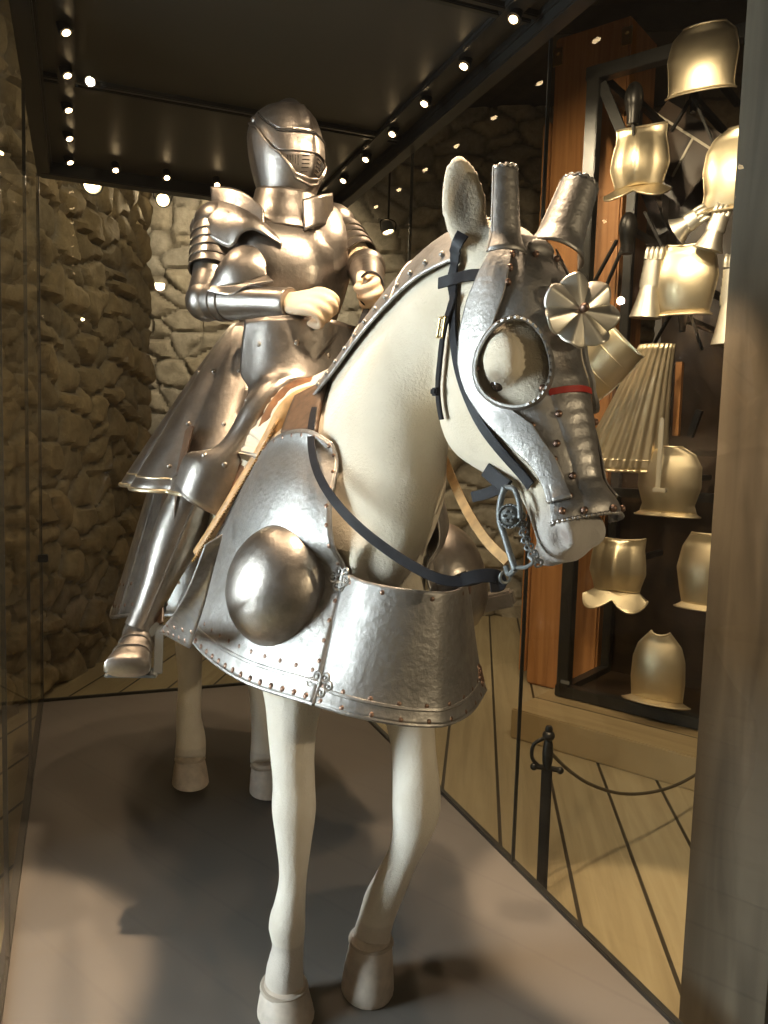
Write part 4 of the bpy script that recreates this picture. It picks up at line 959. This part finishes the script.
def lamp_in_track(x,y,z,name,label,group,aim,energy,size=75,col=(1,.74,.50)):
    t=thing('track_spotlight',label,'spotlight',(x,y,z),group); a=V(aim).normalized()
    link('housing',J(lathe(V((x,y,z))-a*.005,[(.011,-.032),(.017,-.03),(.021,0.0),(.022,.006),(.0185,.006),(.017,.0)],a,20,False)),'dark_iron',t)
    link('lens',J(ellipsoid(V((x,y,z))+a*.002,(.0125,.0125,.006),ax=(a.orthogonal().normalized(),a.cross(a.orthogonal()).normalized(),a),nu=16,nv=8)),'led',t)
    if energy:
        L=bpy.data.lights.new('spot','SPOT'); L.energy=energy; L.color=col; L.spot_size=rad(size); L.spot_blend=.6 if size>60 else .3; L.shadow_soft_size=.022
        o=bpy.data.objects.new('lamp_beam',L); COL.objects.link(o); o.parent=t; o.matrix_parent_inverse=Matrix.Translation(t.location).inverted()
        o.location=V((x,y,z))+a*.022; o.rotation_euler=a.to_track_quat('-Z','Y').to_euler()
E_SPOT=34
for k in range(8):
    y=2.05-.30*k
    lamp_in_track(.572,y,ZC-.010,'','%s lamp from the rear corner in the ceiling track over the wooden floor side'%ORD[k],'lamps in the ceiling tracks',(-.45,-.12,-1),E_SPOT if k in (1,3,5,7) else 0)
for k in range(8):
    y=2.05-.30*k
    lamp_in_track(-.572,y,ZC-.010,'','%s lamp from the rear corner in the ceiling track beside the rubble wall'%ORD[k],'lamps in the ceiling tracks',(.45,-.12,-1),E_SPOT*.5 if k in (1,3,5,7) else 0)
for k,x in enumerate((-.385,-.165,.06)):
    lamp_in_track(x,2.06,ZC-.012,'','%s small lamp from the corner along the rear edge of the dark case ceiling'%ORD[k],'lamps along the rear ceiling edge',(.1,-.5,-1),8 if k==1 else 0)

for s,sd in ((1,'over the wooden floor side'),(-1,'beside the rubble wall')):  # unseen extra lamps, added to light both sides of the platform
    lamp_in_track(s*.572,-.05 if s<0 else -.35,ZC-.010,'','unseen lamp added to light the platform, in the ceiling track '+sd,'lamps in the ceiling tracks',(.16*s if s>0 else .14*s,.10,-1),260 if s>0 else 330,27)
t=thing('recessed_downlight','round downlight set into the dark case ceiling above the head of the horse','spotlight',(.06,-.30,ZC+.028))
link('bezel',J(lathe((.06,-.30,ZC+.030),[(.060,0),(.060,-.012),(.045,-.012),(.042,0)],UPV,28,False)),'dark_iron',t)
link('lens',J(lathe((.06,-.30,ZC+.026),[(.041,0),(.041,-.004),(.02,-.008),(.001,-.009)],UPV,24)),'led',t)
L=bpy.data.lights.new('spot','SPOT'); L.energy=125; L.color=(1,.76,.53); L.spot_size=rad(116); L.spot_blend=.5; L.shadow_soft_size=.04
o=bpy.data.objects.new('lamp_beam',L); COL.objects.link(o); o.parent=t; o.matrix_parent_inverse=Matrix.Translation(t.location).inverted(); o.location=(.06,-.30,ZC); o.rotation_euler=V((-.1,.5,-1)).to_track_quat('-Z','Y').to_euler()
# ================================================================== ROOM
# room axes: R1 runs with the floorboards, R2 across
r1=V((.46,.888,0)).normalized(); r2=V((.888,-.46,0)).normalized()
FZ=-.20
me=J(box((1.0,1.5,FZ-.03),(14,14,.06)),smooth=False); structure(link('floor',me,'floor'))
def stone_wall(name,origin,ux,w,z0,z1,nrm,base,step=.022,cell=.20,seed=1,var=.18,depth=.05,th=.25):
    rng=np.random.default_rng(seed); nu,nv=int(w/step),int((z1-z0)/step)
    uu,vv=np.meshgrid(np.linspace(0,w,nu),np.linspace(z0,z1,nv)); 
    wu=uu+.05*np.sin(vv*7+1.3)+.03*np.sin(uu*17+vv*11); wv=vv+.035*np.sin(uu*6.0)+.02*np.sin(vv*23+uu*9)
    gu,gv=int(w/cell)+3,int((z1-z0)/(cell*.62))+3
    px=rng.random((gv,gu))*.9; py=rng.random((gv,gu))*.8; colr=rng.random((gv,gu)); hgt=rng.random((gv,gu))
    ci=np.floor(wv/(cell*.62)-z0/(cell*.62)).astype(int)+1; cj=np.floor(wu/cell).astype(int)+1
    d1=np.full(uu.shape,9.);d2=np.full(uu.shape,9.);cid=np.zeros(uu.shape);hh=np.zeros(uu.shape)
    for di in (-1,0,1):
        for dj in (-1,0,1):
            a=np.clip(ci+di,0,gv-1); b=np.clip(cj+dj,0,gu-1)
            sx=((b-1)+px[a,b])*cell; sy=((a-1)+py[a,b])*cell*.62+z0
            d=np.hypot((wu-sx)/cell,(wv-sy)/(cell*.62)); m=d<d1
            d2=np.where(m,d1,np.minimum(d2,d)); d1=np.where(m,d,d1); cid=np.where(m,colr[a,b],cid); hh=np.where(m,hgt[a,b],hh)
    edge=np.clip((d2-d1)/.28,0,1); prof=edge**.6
    rough=np.array([[noise.noise((u*9,v*9,seed)) for u in uu[0]] for v in vv[:,0]])
    disp=depth*(prof*(.55+.7*hh)-.5)+.012*rough
    O=V(origin); U_=V(ux); N_=V(nrm); vs=[]
    for i in range(nv):
        for j in range(nu): vs.append(O+U_*uu[i,j]+V((0,0,vv[i,j]))+N_*disp[i,j])
    fs=[(i*nu+j,i*nu+j+1,(i+1)*nu+j+1,(i+1)*nu+j) for i in range(nv-1) for j in range(nu-1)]
    bx=box(O+U_*w/2-N_*(th/2+depth)+V((0,0,(z0+z1)/2)),(w,th,z1-z0),ax=(U_,N_,UPV))
    nb=len(vs); me=J((vs,fs),bx)
    at=me.color_attributes.new('tint','FLOAT_COLOR','POINT'); buf=np.ones((len(me.vertices),4)); b=np.array(base)
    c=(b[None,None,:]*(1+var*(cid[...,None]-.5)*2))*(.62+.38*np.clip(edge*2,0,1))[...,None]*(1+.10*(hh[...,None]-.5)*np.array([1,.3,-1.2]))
    mort=np.array([.36,.33,.27])*.8; k=np.clip(1-edge*3,0,1)[...,None]; c=c*(1-k)+mort*k
    buf[:nb,:3]=c.reshape(-1,3); buf[nb:,:3]=b; at.data.foreach_set('color',buf.astype(np.float32).ravel())
    o=link(name,me,'stone'); return structure(o)
stone_wall('wall_left',(-2.078,0.423,0),r1,4.40,FZ,4.1,r2,(.30,.245,.15),seed=3,cell=.26,depth=.07)
stone_wall('wall_back',(-0.851,6.185,0),r2,5.4,FZ,4.1,-r1,(.43,.40,.34),seed=5,cell=.30,depth=.07)
stone_wall('wall_right',(3.53,2.902,0),r2,3.2,FZ,4.1,-r1,(.22,.17,.11),seed=9,cell=.34,depth=.06,step=.04)
structure(link('ceiling',J(box((1.2,2.2,4.2),(13,12,.1)),*[box(V((0,0,4.07))+r1*q+r2*.6,(.22,8,.18),ax=(r1,r2,UPV),bev=.01) for q in (.6,2.2,3.8)]),'room_ceil'))
# window in the wall beside the case: daylight
wc=V((-3.448,0.345,1.35))
stone_wall('wall_window',(-5.276,-3.011,0),r1,3.24,FZ,4.1,r2,(.34,.30,.22),seed=13,cell=.3,depth=.06,step=.04)
stone_wall('wall_window_far',(-3.252,0.896,0),r1,1.4,FZ,4.1,r2,(.34,.30,.22),seed=15,cell=.3,depth=.06,step=.04)
stone_wall('wall_window_sill',(-3.85,-0.258,0),r1,1.4,FZ,.36,r2,(.34,.30,.22),seed=17,cell=.3,depth=.06,step=.04)
stone_wall('wall_window_head',(-3.85,-0.258,0),r1,1.4,2.34,4.1,r2,(.34,.30,.22),seed=19,cell=.3,depth=.06,step=.04)
structure(link('wall_light_stop',J(box((-2.699,0.835,1.95),(.16,1.0,4.3),ax=(r1,r2,UPV),bev=.01)),simple('plain_stone',(.34,.30,.22),.9,0,8,.2,.3)))  # unseen block added to keep the window light off the hind legs
wt=thing('window_1','tall leaded window in the stone wall beside the case','window',wc); wt['kind']='structure'
link('window_frame',J(*[box(wc+r1*q+V((0,0,0)),(.07,.12,2.0),ax=(r1,r2,UPV),bev=.005) for q in (-.56,.56)],*[box(wc+V((0,0,q)),(1.19,.12,.07),ax=(r1,r2,UPV),bev=.005) for q in (-.97,.97)],*[box(wc+r1*q+r2*.01,(.018,.03,1.95),ax=(r1,r2,UPV)) for q in (-.28,0,.28)],*[box(wc+V((0,0,q))+r2*.01,(1.12,.03,.018),ax=(r1,r2,UPV)) for q in (-.6,-.2,.2,.6)]),'grey_metal',wt)
link('pane',J(box(wc-r2*.03,(1.12,.012,1.92),ax=(r1,r2,UPV))),'daylight',wt)
# small window seen reflected in the front glass
w2=V((2.6,-3.6,1.62))
# dark oak post close to the case
pp=V((.99,-.40,1.5))
structure(link('pillar',J(box(pp,(.20,.30,3.6),rz=rad(-4),bev=.012)),'post'))
# ---- cabinet / armour rack
cd=V((.5,-.866,0)); cn=V((-.866,-.5,0)); CO=V((1.855,1.776,0))      # along the front, out of the front
def CP(along,out,z): return CO+cd*along+cn*out+V((0,0,z))
rack=thing('armour_rack','tall black steel framed rack with dark brown back panel holding breastplates','display rack',CP(.8,-.2,-.04))
RH=3.20
fr=[]
for a in (0.03,1.75): fr.append(box(CP(a,-.03,RH/2-.02),(.065,.065,RH),ax=(cd,cn,UPV),bev=.004))
fr.append(box(CP(.89,-.03,RH-.03),(1.8,.065,.065),ax=(cd,cn,UPV),bev=.004)); fr.append(box(CP(.89,-.03,-.01),(1.8,.065,.06),ax=(cd,cn,UPV),bev=.004))
for z in (1.05,): fr.append(box(CP(.89,-.50,z),(1.8,.05,.05),ax=(cd,cn,UPV),bev=.004))
fr.append(bar(CP(.06,-.05,RH-.08),CP(.40,-.1,RH-.85),.05,.05)); 
for a in (.03,1.75): fr.append(box(CP(a,-.58,RH/2-.02),(.05,.05,RH),ax=(cd,cn,UPV),bev=.004)); fr.append(box(CP(a,-.3,-.01),(.05,.5,.05),ax=(cd,cn,UPV))); fr.append(box(CP(a,-.3,RH-.03),(.05,.5,.05),ax=(cd,cn,UPV)))
link('frame',J(*fr),'frame_black',rack)
link('back_panel',J(box(CP(.89,-.62,.62),(1.78,.03,1.30),ax=(cd,cn,UPV),bev=.002)),'backing',rack)
link('back_panel',J(box(CP(.98,-.62,2.1),(1.5,.03,1.6),ax=(cd,cn,UPV),bev=.002)),'backing',rack)
link('base_panel',J(box(CP(.89,-.32,-.03),(1.78,.58,.02),ax=(cd,cn,UPV),bev=.002)),'backing',rack)
link('corner_plate',J(box(CP(.05,.004,.045),(.05,.004,.018),ax=(cd,cn,UPV))),'grey_metal',rack)
# timber post behind the rack with iron corner straps
tb=thing('timber_post','orange brown square timber post with metal corner straps behind the black rack','post',(2.428,2.284,0.102))
tp=V((2.38,2.366,2.012))
link('shaft',J(box((tp.x,tp.y,1.745),(.46,.40,3.89),ax=(cd,cn,UPV),bev=.012)),'timber',tb)
for s in (-1,1): link('corner_strap',J(box(V((tp.x,tp.y,3.58))+cd*s*.21+cn*.203,(.06,.008,.10),ax=(cd,cn,UPV),bev=.002),lathe(V((tp.x,tp.y,3.60))+cd*s*.21+cn*.206,[(.012,0),(.010,.008),(.001,.011)],cn,10)),'brass',tb)
link('panel_edge',J(box(V((tp.x,tp.y,1.55))-cd*.30+cn*.1,(.05,.06,3.4),ax=(cd,cn,UPV),bev=.004)),'timber',tb)
# timber step in front of the rack
st=thing('timber_step','low pine timber step running along the foot of the armour rack','step',CP(.8,.2,FZ))
link('step_body',J(box(CP(.92,-.16,(FZ-.045)/2),(2.0,1.0,-FZ-.045),ax=(cd,cn,UPV),bev=.006)),'plinth',st)

def plate_grid(w,h,d,wp,neck=0,keel=0,nu=36,nv=34,flare=0,lobes=0,arm=0):
    """breastplate in local coords x across, y out, z up; wp: half-width profile over height"""
    G=[]
    f=lin([p[0] for p in wp],[p[1] for p in wp])
    for i in range(nv):
        v=i/(nv-1); row=[]
        for j in range(nu):
            u=-1+2*j/(nu-1); x=w*f(v)*math.sin(u*1.35)/math.sin(1.35)
            z=h*v-neck*h*v**6*(1-abs(u)**1.5)
            dp=.72*d*(.62+.5*math.sin(PI*min(1,v*1.05+.08)))*math.cos(u*1.35)+keel*max(0,1-abs(u)*2.5)*math.sin(PI*v)**.5
            row.append((x,dp,z))
        G.append(row)
    return np.array(G)
def place(G,c,face,tilt=0,sc=1):
    f=V(face).normalized(); s=UPV.cross(f).normalized()*-1; u=UPV
    if tilt: u=(UPV*math.cos(tilt)+f*math.sin(tilt)); f=f*math.cos(tilt)-UPV*math.sin(tilt)
    c=V(c); A=np.array(G)*sc; return np.array([[tuple(c+s*p[0]+f*p[1]+u*p[2]) for p in r] for r in A])
BG='breastplates on the armour rack'
def breast(name,label,c,face,w,h,d,wp,flange=None,neck=0,keel=0,tilt=0,mat='gilt',cat='breastplate',lobes=2,group=BG,stand=True):
    t=thing(name,label,cat,c,group)
    g0=plate_grid(w,h,d,wp,neck,keel); G=place(g0,c,face,tilt); o=link('plate',J(gridp(G)),mat,t); solid(o,.004,0)
    link('rolled_edge',J(tube([V(p) for p in G[-1]],.006,8,70),tube([V(p) for p in G[:,0]],.004,8,60),tube([V(p) for p in G[:,-1]],.004,8,60)),mat,t)
    if flange:
        out,drop,ww=flange; b=g0[0]; F=[]
        for q in np.linspace(0,1,10):
            row=[]
            for j,p in enumerate(b):
                u=-1+2*j/(len(b)-1); lob=1 if lobes==0 else .45+.75*abs(math.sin(PI*lobes/2*(u)+ (0 if lobes%2==0 else PI/2)))**.8
                row.append((p[0]*(1+ww*q),p[1]*(1+out*q*lob)+out*.2*q*lob*w,p[2]-drop*q*(lob if lobes else 1)*h))
            F.append(row)
        F=place(np.array(F),c,face,tilt); o=link('waist_flange',J(gridp(F)),mat,t); solid(o,.004,0)
        link('flange_edge',J(tube([V(p) for p in F[-1]],.005,8,80)),mat,t)
    if stand:
        f=V(face).normalized(); m=V(c)+UPV*h*.5-f*.02; wl=(m-CO).dot(cn); 
        link('bracket',J(bar(m,m-cn*(wl+.55),.03,.03)),'dark_iron',t)
    return t
tow=V((-.80,-.60,0))
breast('breastplate','plain breastplate with straight shoulders, topmost on the armour rack',(2.126,1.266,2.932),tow,.148,.29,.075,[(0,.98),(.06,.95),(.25,.97),(.55,1.03),(.72,.97),(.86,.90),(1,.62)],flange=(.2,.03,.06),neck=.0,lobes=0)
breast('breastplate','keeled breastplate with a two-lobed waist flange, in front of the timber post',(1.972,1.473,2.546),tow,.128,.28,.07,[(0,.86),(.1,.92),(.35,1.08),(.6,1.0),(.8,.90),(1,.92)],flange=(1.3,.22,.42),neck=.03,keel=.03,lobes=2)
breast('breastplate','half hidden breastplate beside the dark pillar, below the topmost one',(2.201,1.077,2.381),tow,.15,.34,.08,[(0,1.0),(.2,.92),(.5,1.0),(.75,.92),(.9,.75),(1,.4)],flange=(.3,.05,.15),lobes=0)
breast('breastplate','breastplate with a turned neck edge, behind the rosette of the horse armour',(2.096,1.259,1.942),tow,.140,.31,.08,[(0,.82),(.2,.92),(.5,1.05),(.75,.95),(.9,.85),(1,.62)],flange=(.3,.06,.15),neck=.05,lobes=0)
breast('backplate','smooth rounded backplate hanging in the middle of the rack below the fluted skirt',(2.09,1.269,1.002),tow,.14,.31,.085,[(0,.92),(.12,.84),(.4,1.02),(.7,1.0),(.88,.78),(1,.35)],flange=(.3,.05,.18),mat='gilt',lobes=0,cat='backplate')
breast('breastplate','keeled breastplate with broad two-lobed flange, behind the muzzle of the horse',(1.975,1.469,0.59),tow,.135,.27,.07,[(0,.82),(.1,.86),(.35,1.02),(.6,.98),(.8,.92),(1,.95)],flange=(1.3,.26,.45),neck=.05,keel=.035,lobes=2)
breast('breastplate','narrow breastplate half behind the dark pillar, low on the rack',(2.191,1.093,0.586),tow,.135,.33,.08,[(0,.78),(.2,.88),(.5,1.0),(.8,.86),(1,.6)],flange=(.4,.06,.3),lobes=0)
breast('breastplate','lowest breastplate with a flat brim, standing on the foot of the rack',(2.091,1.267,0.088),tow,.125,.33,.08,[(0,.95),(.3,1.0),(.6,.96),(.8,.80),(1,.35)],flange=(.55,.04,.35),neck=.04,lobes=0,stand=False)
# fluted skirt with a serrated cuisse above
c=V((2.016,1.537,1.19)); top=V((2.041,1.353,1.796)); t=thing('fluted_skirt','fluted flaring steel skirt hanging on the rack behind the horse nose armour','armour skirt',c)
G=[]
f=tow; s=UPV.cross(f)*-1
for v in np.linspace(0,1,24):
    row=[]
    for j in range(90):
        u=-1+2*j/89; a=u*1.45; r=(.085+.15*v**1.2)*(1+.035*math.sin(u*34))
        row.append(tuple(top.lerp(c,v)+s*r*math.sin(a)+f*r*math.cos(a)*.8))
    G.append(row)
G=np.array(G); o=link('plate',J(gridp(G)),'gilt',t); solid(o,.004,0); link('roped_hem',J(tube([V(p) for p in G[-1]],.007,8,120),tube([V(p) for p in G[-3]],.004,8,120)),'gilt',t)
cc=V((1.783,1.4,1.703)); t=thing('thigh_plate','rounded steel thigh plate with a serrated edge beside the rosette','armour plate',cc)
d=(V((1.863,1.263,1.796))-V((1.735,1.484,1.55))).normalized(); G=[]
for v in np.linspace(-1,1,22):
    row=[]
    for j in range(40):
        u=-1+2*j/39; a=u*1.3; r=.13*(1-.10*v*v); e=(.004 if j in (0,39) else 0)
        sd=d.cross(tow).normalized(); row.append(tuple(cc+d*(.14*v)+sd*r*math.sin(a)+tow*(r*math.cos(a)*.7)))
    G.append(row)
G=np.array(G); o=link('plate',J(gridp(G)),'gilt',t); solid(o,.004,0)
link('toothed_edge',J(*[box(V(p),(.010,.008,.010),ax=(d,tow,d.cross(tow))) for p in list(G[:,0])+list(G[:,-1])+list(crv(G[-1],28))]),'gilt',t)
for r_ in (6,14): link('plate_seam',J(tube([V(p) for p in G[r_]],.004)),'gilt',t)
# iron mounts: dark heads on V shaped rods
def mount(label,head,legs,r=.05):
    h=V(head); t=thing('iron_mount',label,'mount',h,'dark iron mounts on the rack')
    link('pad',J(ellipsoid(h,(r*.8,r*.8,r*1.35)),lathe(h-UPV*r*2.2,[(r*.5,0),(r*.55,r*.9),(r*.7,r*1.4)],UPV,16)),'dark_iron',t)
    for a,b in legs: link('rod',J(bar(a,b,.024,.012,bev=.003)),'dark_iron',t)
    link('arm',J(bar(h,h-cn*.50,.03,.03)),'dark_iron',t)
mount('dark iron mount with a rounded head, beside the timber post above the keeled breastplate',(1.915,1.473,2.95),[((1.911,1.48,2.92),(1.92,1.464,2.775))],.055)
mount('dark iron mount with slanting rods, below the keeled breastplate by the timber post',(1.905,1.45,2.345),[((1.879,1.495,2.297),(1.816,1.604,2.073)),((1.905,1.449,2.313),(1.848,1.548,2.038)),((1.957,1.399,2.413),(2.003,1.32,2.245))],.055)
mount('dark iron mount with V shaped rods, under the topmost breastplate',(2.208,1.404,2.976),[((2.185,1.404,2.963),(2.144,1.475,2.834)),((2.197,1.384,2.958),(2.253,1.286,2.706))],.03)
mount('dark iron mount with V shaped rods, under the breastplate behind the rosette',(2.201,1.377,1.939),[((2.173,1.425,1.972),(2.129,1.502,1.802)),((2.217,1.349,1.965),(2.251,1.29,1.78))],.03)
# gauntlet and arm shapes standing in for blurred reflections between the plates
def gauntlet(label,a,b,r,name='gauntlet'):
    a,b=V(a),V(b); t=thing(name,label,'gauntlet' if name=='gauntlet' else 'arm armour',b)
    ax=(b-a).normalized()
    link('cuff',J(sweep([(*a,r*1.5,r*1.3),(*a.lerp(b,.25),r*1.1,r),(*a.lerp(b,.5),r*.8,r*.75)],20,14,up=tuple(tow))),'bright',t)
    for k in range(4):
        p=a.lerp(b,.48+.1*k); link('lame',J(sweep([(*p,r*(.95-.04*k),r*.62),(*(p+ax*(b-a).length*.13),r*(.98-.04*k),r*.6)],18,5,up=tuple(tow))),'bright',t)
    sd=ax.cross(tow).normalized()
    for k in range(4):
        p=b-ax*.02+sd*r*(.66-.44*k); link('finger',J(sweep([(*p,.012,.011),(*(p+ax*.035),.0115,.010),(*(p+ax*.055-tow*.01),.010,.009)],10,8,up=tuple(tow))),'bright',t)
gauntlet('gauntlet shape standing in for a blurred reflection beside the dark pillar below the half hidden breastplate',(2.108,1.138,2.201),(2.133,1.094,2.36),.045)
gauntlet('gauntlet shape standing in for a blurred reflection between the two-lobed breastplate and the pillar',(2.033,1.267,2.301),(2.085,1.177,2.361),.045)
gauntlet('gauntlet shape standing in for a blurred reflection low beside the pillar right of the breastplate behind the rosette',(2.165,1.039,1.773),(2.166,1.038,2.135),.05)
gauntlet('arm shape standing in for a blurred reflection, upright between the timber post and the breastplate behind the rosette',(1.972,1.373,1.919),(1.985,1.351,2.209),.05,'arm_plate')
# framed print behind the two-lobed plate: a plain dark board with pale border
t=thing('leaning_board','dark leaning board with pale tape edges behind the upper breastplates','board',(2.331,1.551,2.803))
a,b=V((2.233,1.821,3.102)),V((2.421,1.496,2.799)); link('board',J(box((a+b)/2-UPV*.13,(.42,.02,.36),ax=((b-a).normalized(),cn,(b-a).normalized().cross(cn)*-1),bev=.003)),'backing',t)
link('tape_edge',J(bar(a,b,.03,.012),bar((a+b)/2+(b-a)*.25,(a+b)/2+(b-a)*.0-UPV*.25,.03,.012)),'acrylic',t)
t=thing('label_strip','narrow clear label holder standing beside the fluted skirt','label holder',(1.963,1.188,1.135))
link('blade',J(box((1.959,1.196,1.274),(.022,.010,.34),ax=(cd,cn,UPV),bev=.003)),'acrylic',t)
link('blade_foot',J(box(V((1.964,1.187,1.112)),(.06,.03,.02),ax=(cd,cn,UPV),bev=.003)),'acrylic',t)
for px_,c_,l_ in ((706,'timber','orange wooden stave leaning in the rack above the smooth backplate'),):
    t=thing('wooden_stave',l_,'stave',(2.202,1.374,1.348)); link('shaft',J(bar((2.202,1.375,1.367),(2.2,1.378,1.727),.04,.03)),'timber',t); link('ferrule',J(bar((2.236,1.316,1.364),(2.255,1.283,1.494),.03,.03)),'dark_iron',t)
    
# ---- sword-shaped barrier post and its rope
sp=thing('barrier_post','short dark post shaped like a sword hilt standing on the floorboards','barrier post',(0.836,0.3,-0.169))
sb=V((0.836,0.3,-0.169)); stp=V((0.833,0.3,0.287)); gt=V((0.833,0.3,0.42))
dark='dark_iron'
link('blade',J(bar(V((sb.x,sb.y,FZ)),stp,.034,.016,up=(.6,.8,0),bev=.004)),dark,sp)
link('base_plate',J(lathe((sb.x,sb.y,FZ),[(.07,0),(.07,.008),(.02,.014)],UPV,24)),dark,sp)
cx=V((.93,-.36,0))
link('cross_guard',J(tube([stp-cx*.040+UPV*.004,stp,stp+cx*.040-UPV*.006],.009,8),ellipsoid(stp-cx*.042+UPV*.003,(.012,)*3,nu=10,nv=7),ellipsoid(stp+cx*.042-UPV*.007,(.012,)*3,nu=10,nv=7)),dark,sp)
link('knuckle_guard',J(tube([stp-cx*.020,stp-cx*.048+UPV*.03,stp-cx*.045+UPV*.075,stp-cx*.012+UPV*.098],.006,8)),dark,sp)
link('grip',J(lathe(stp,[(.012,0),(.016,.02),(.0175,.05),(.015,.08),(.011,.092)],UPV,16)),dark,sp)
link('pommel',J(ellipsoid(stp+UPV*.105,(.020,.020,.018)),lathe(stp+UPV*.118,[(.010,0),(.013,.008),(.009,.018),(.001,.02)],UPV,14)),dark,sp)
tag(link('barrier_rope',J(tube([stp+UPV*.05+cx*.01,V((0.947,0.36,0.248)),V((1.097,0.43,0.143)),V((1.322,0.52,0.037)),V((1.594,0.62,-0.025)),V((1.891,0.75,-0.047)),(2.28,0.95,-0.036)],.006,8,60)),'rope'),'thin sagging rope running from the sword shaped post','rope')
# ---- spotlights hanging in the room beyond the case
def room_spot(label,p,drop,aim,e,size=70,lr=.042):
    p=V(p); t=thing('hanging_spotlight',label,'spotlight',p,'spotlights hanging in the room'); a=V(aim).normalized()
    link('can',J(lathe(p-a*.07,[(.030,0),(.045,.01),(.050,.05),(.055,.085),(.046,.085),(.040,.07)],a,22,False)),'grey_metal',t)
    link('lens',J(ellipsoid(p,(lr,lr,.012),ax=(a.orthogonal().normalized(),a.cross(a.orthogonal()).normalized(),a))),'led',t)
    link('yoke',J(tube([p+V((-.06,0,-.0)),p+V((-.062,0,.07)),p+V((0,0,.09)),p+V((.062,0,.07)),p+V((.06,0,0))],.005,6)),'dark_iron',t)
    link('stem',J(bar(p+V((0,0,.088)),p+V((0,0,drop)),.014,.014)),'dark_iron',t)
    L=bpy.data.lights.new('spot','SPOT'); L.energy=e; L.color=(1,.80,.56); L.spot_size=rad(size); L.spot_blend=.5; L.shadow_soft_size=min(.04,lr)
    o=bpy.data.objects.new('lamp_beam',L); COL.objects.link(o); o.parent=t; o.matrix_parent_inverse=Matrix.Translation(t.location).inverted(); o.location=p+a*.03; o.rotation_euler=a.to_track_quat('-Z','Y').to_euler()
room_spot('round hanging spotlight with a yoke in front of the rubble wall',(-0.473,2.75,2.581),.9,(.25,-.85,-.35),6,100)
room_spot('small bright spotlight at the edge of the pale wall',(0.03,4.3,2.978),.9,(-.05,-.95,-.25),22,90)
room_spot('unseen spotlight added to light the pale rear wall',(0.488,4.0,3.3),.6,(.25,.9,-.6),130,110)  # added out of sight to brighten the rear wall
room_spot('spotlight high over the floorboards beyond the case',(1.73,4.2,2.942),.9,(.2,-.3,-1),60,100)
for i,(p,aim,e) in enumerate([((1.7,-3.3,1.95),(-.46,.82,-.13),130),((-.5,-3.6,2.6),(.1,.85,-.45),12),((.95,.55,3.0),(.75,.66,-.55),110),((.95,1.6,3.05),(.9,.1,-.8),70),((1.3,.1,3.1),(.25,.45,-1),60)]):  # first two are unseen lamps added to light the horse from the front
    room_spot(['unseen lamp added in the visitor area on the timber post side','unseen lamp added in the visitor area behind the viewer','spotlight over the front of the armour rack','spotlight above the far end of the armour rack','spotlight above the sword shaped post'][i],p,1.2 if i==0 else .4,aim,e,38 if i==0 else 85,.016 if i<2 else .042)

# ================================================================== LIGHT, WORLD, CAMERA
def area(name,p,aim,sx,sy,e,col):
    L=bpy.data.lights.new(name,'AREA'); L.shape='RECTANGLE'; L.size=sx; L.size_y=sy; L.energy=e; L.color=col
    o=bpy.data.objects.new(name,L); COL.objects.link(o); o.location=p; o.rotation_euler=(V(aim)-V(p)).to_track_quat('-Z','Y').to_euler(); return o
area('wall_fill',V((0.305,2.545,3.2)),V((-0.304,3.762,0.8)),1.6,.3,10,(1,.82,.58))  # bare area light added to brighten the rubble wall
w=bpy.data.worlds.new('room_ambient'); SC.world=w; w.use_nodes=True; bg=w.node_tree.nodes['Background']; bg.inputs['Color'].default_value=(1,.76,.52,1); bg.inputs['Strength'].default_value=.13
cam=bpy.data.cameras.new('camera'); co=bpy.data.objects.new('camera',cam); COL.objects.link(co); SC.camera=co
cam.sensor_fit='AUTO'; cam.sensor_width=36; cam.lens=790/1024*36; cam.clip_start=.02
FW,RT,UPC=((0.360173, 0.928581, -0.089513), (0.932875, -0.358959, 0.029875), (0.00439, 0.094264, 0.995538))
co.matrix_world=Matrix(((RT[0],UPC[0],-FW[0],-.543),(RT[1],UPC[1],-FW[1],-1.757),(RT[2],UPC[2],-FW[2],1.3),(0,0,0,1)))
vs_=SC.view_settings; vs_.view_transform='Standard'; vs_.look='None'; vs_.gamma=1; vs_.exposure=0; vs_.use_curve_mapping=False
SC.cycles.max_bounces=10; SC.cycles.transparent_max_bounces=16; SC.cycles.caustics_reflective=False; SC.cycles.caustics_refractive=False
SC.cycles.use_denoising=True; SC.cycles.sample_clamp_indirect=6
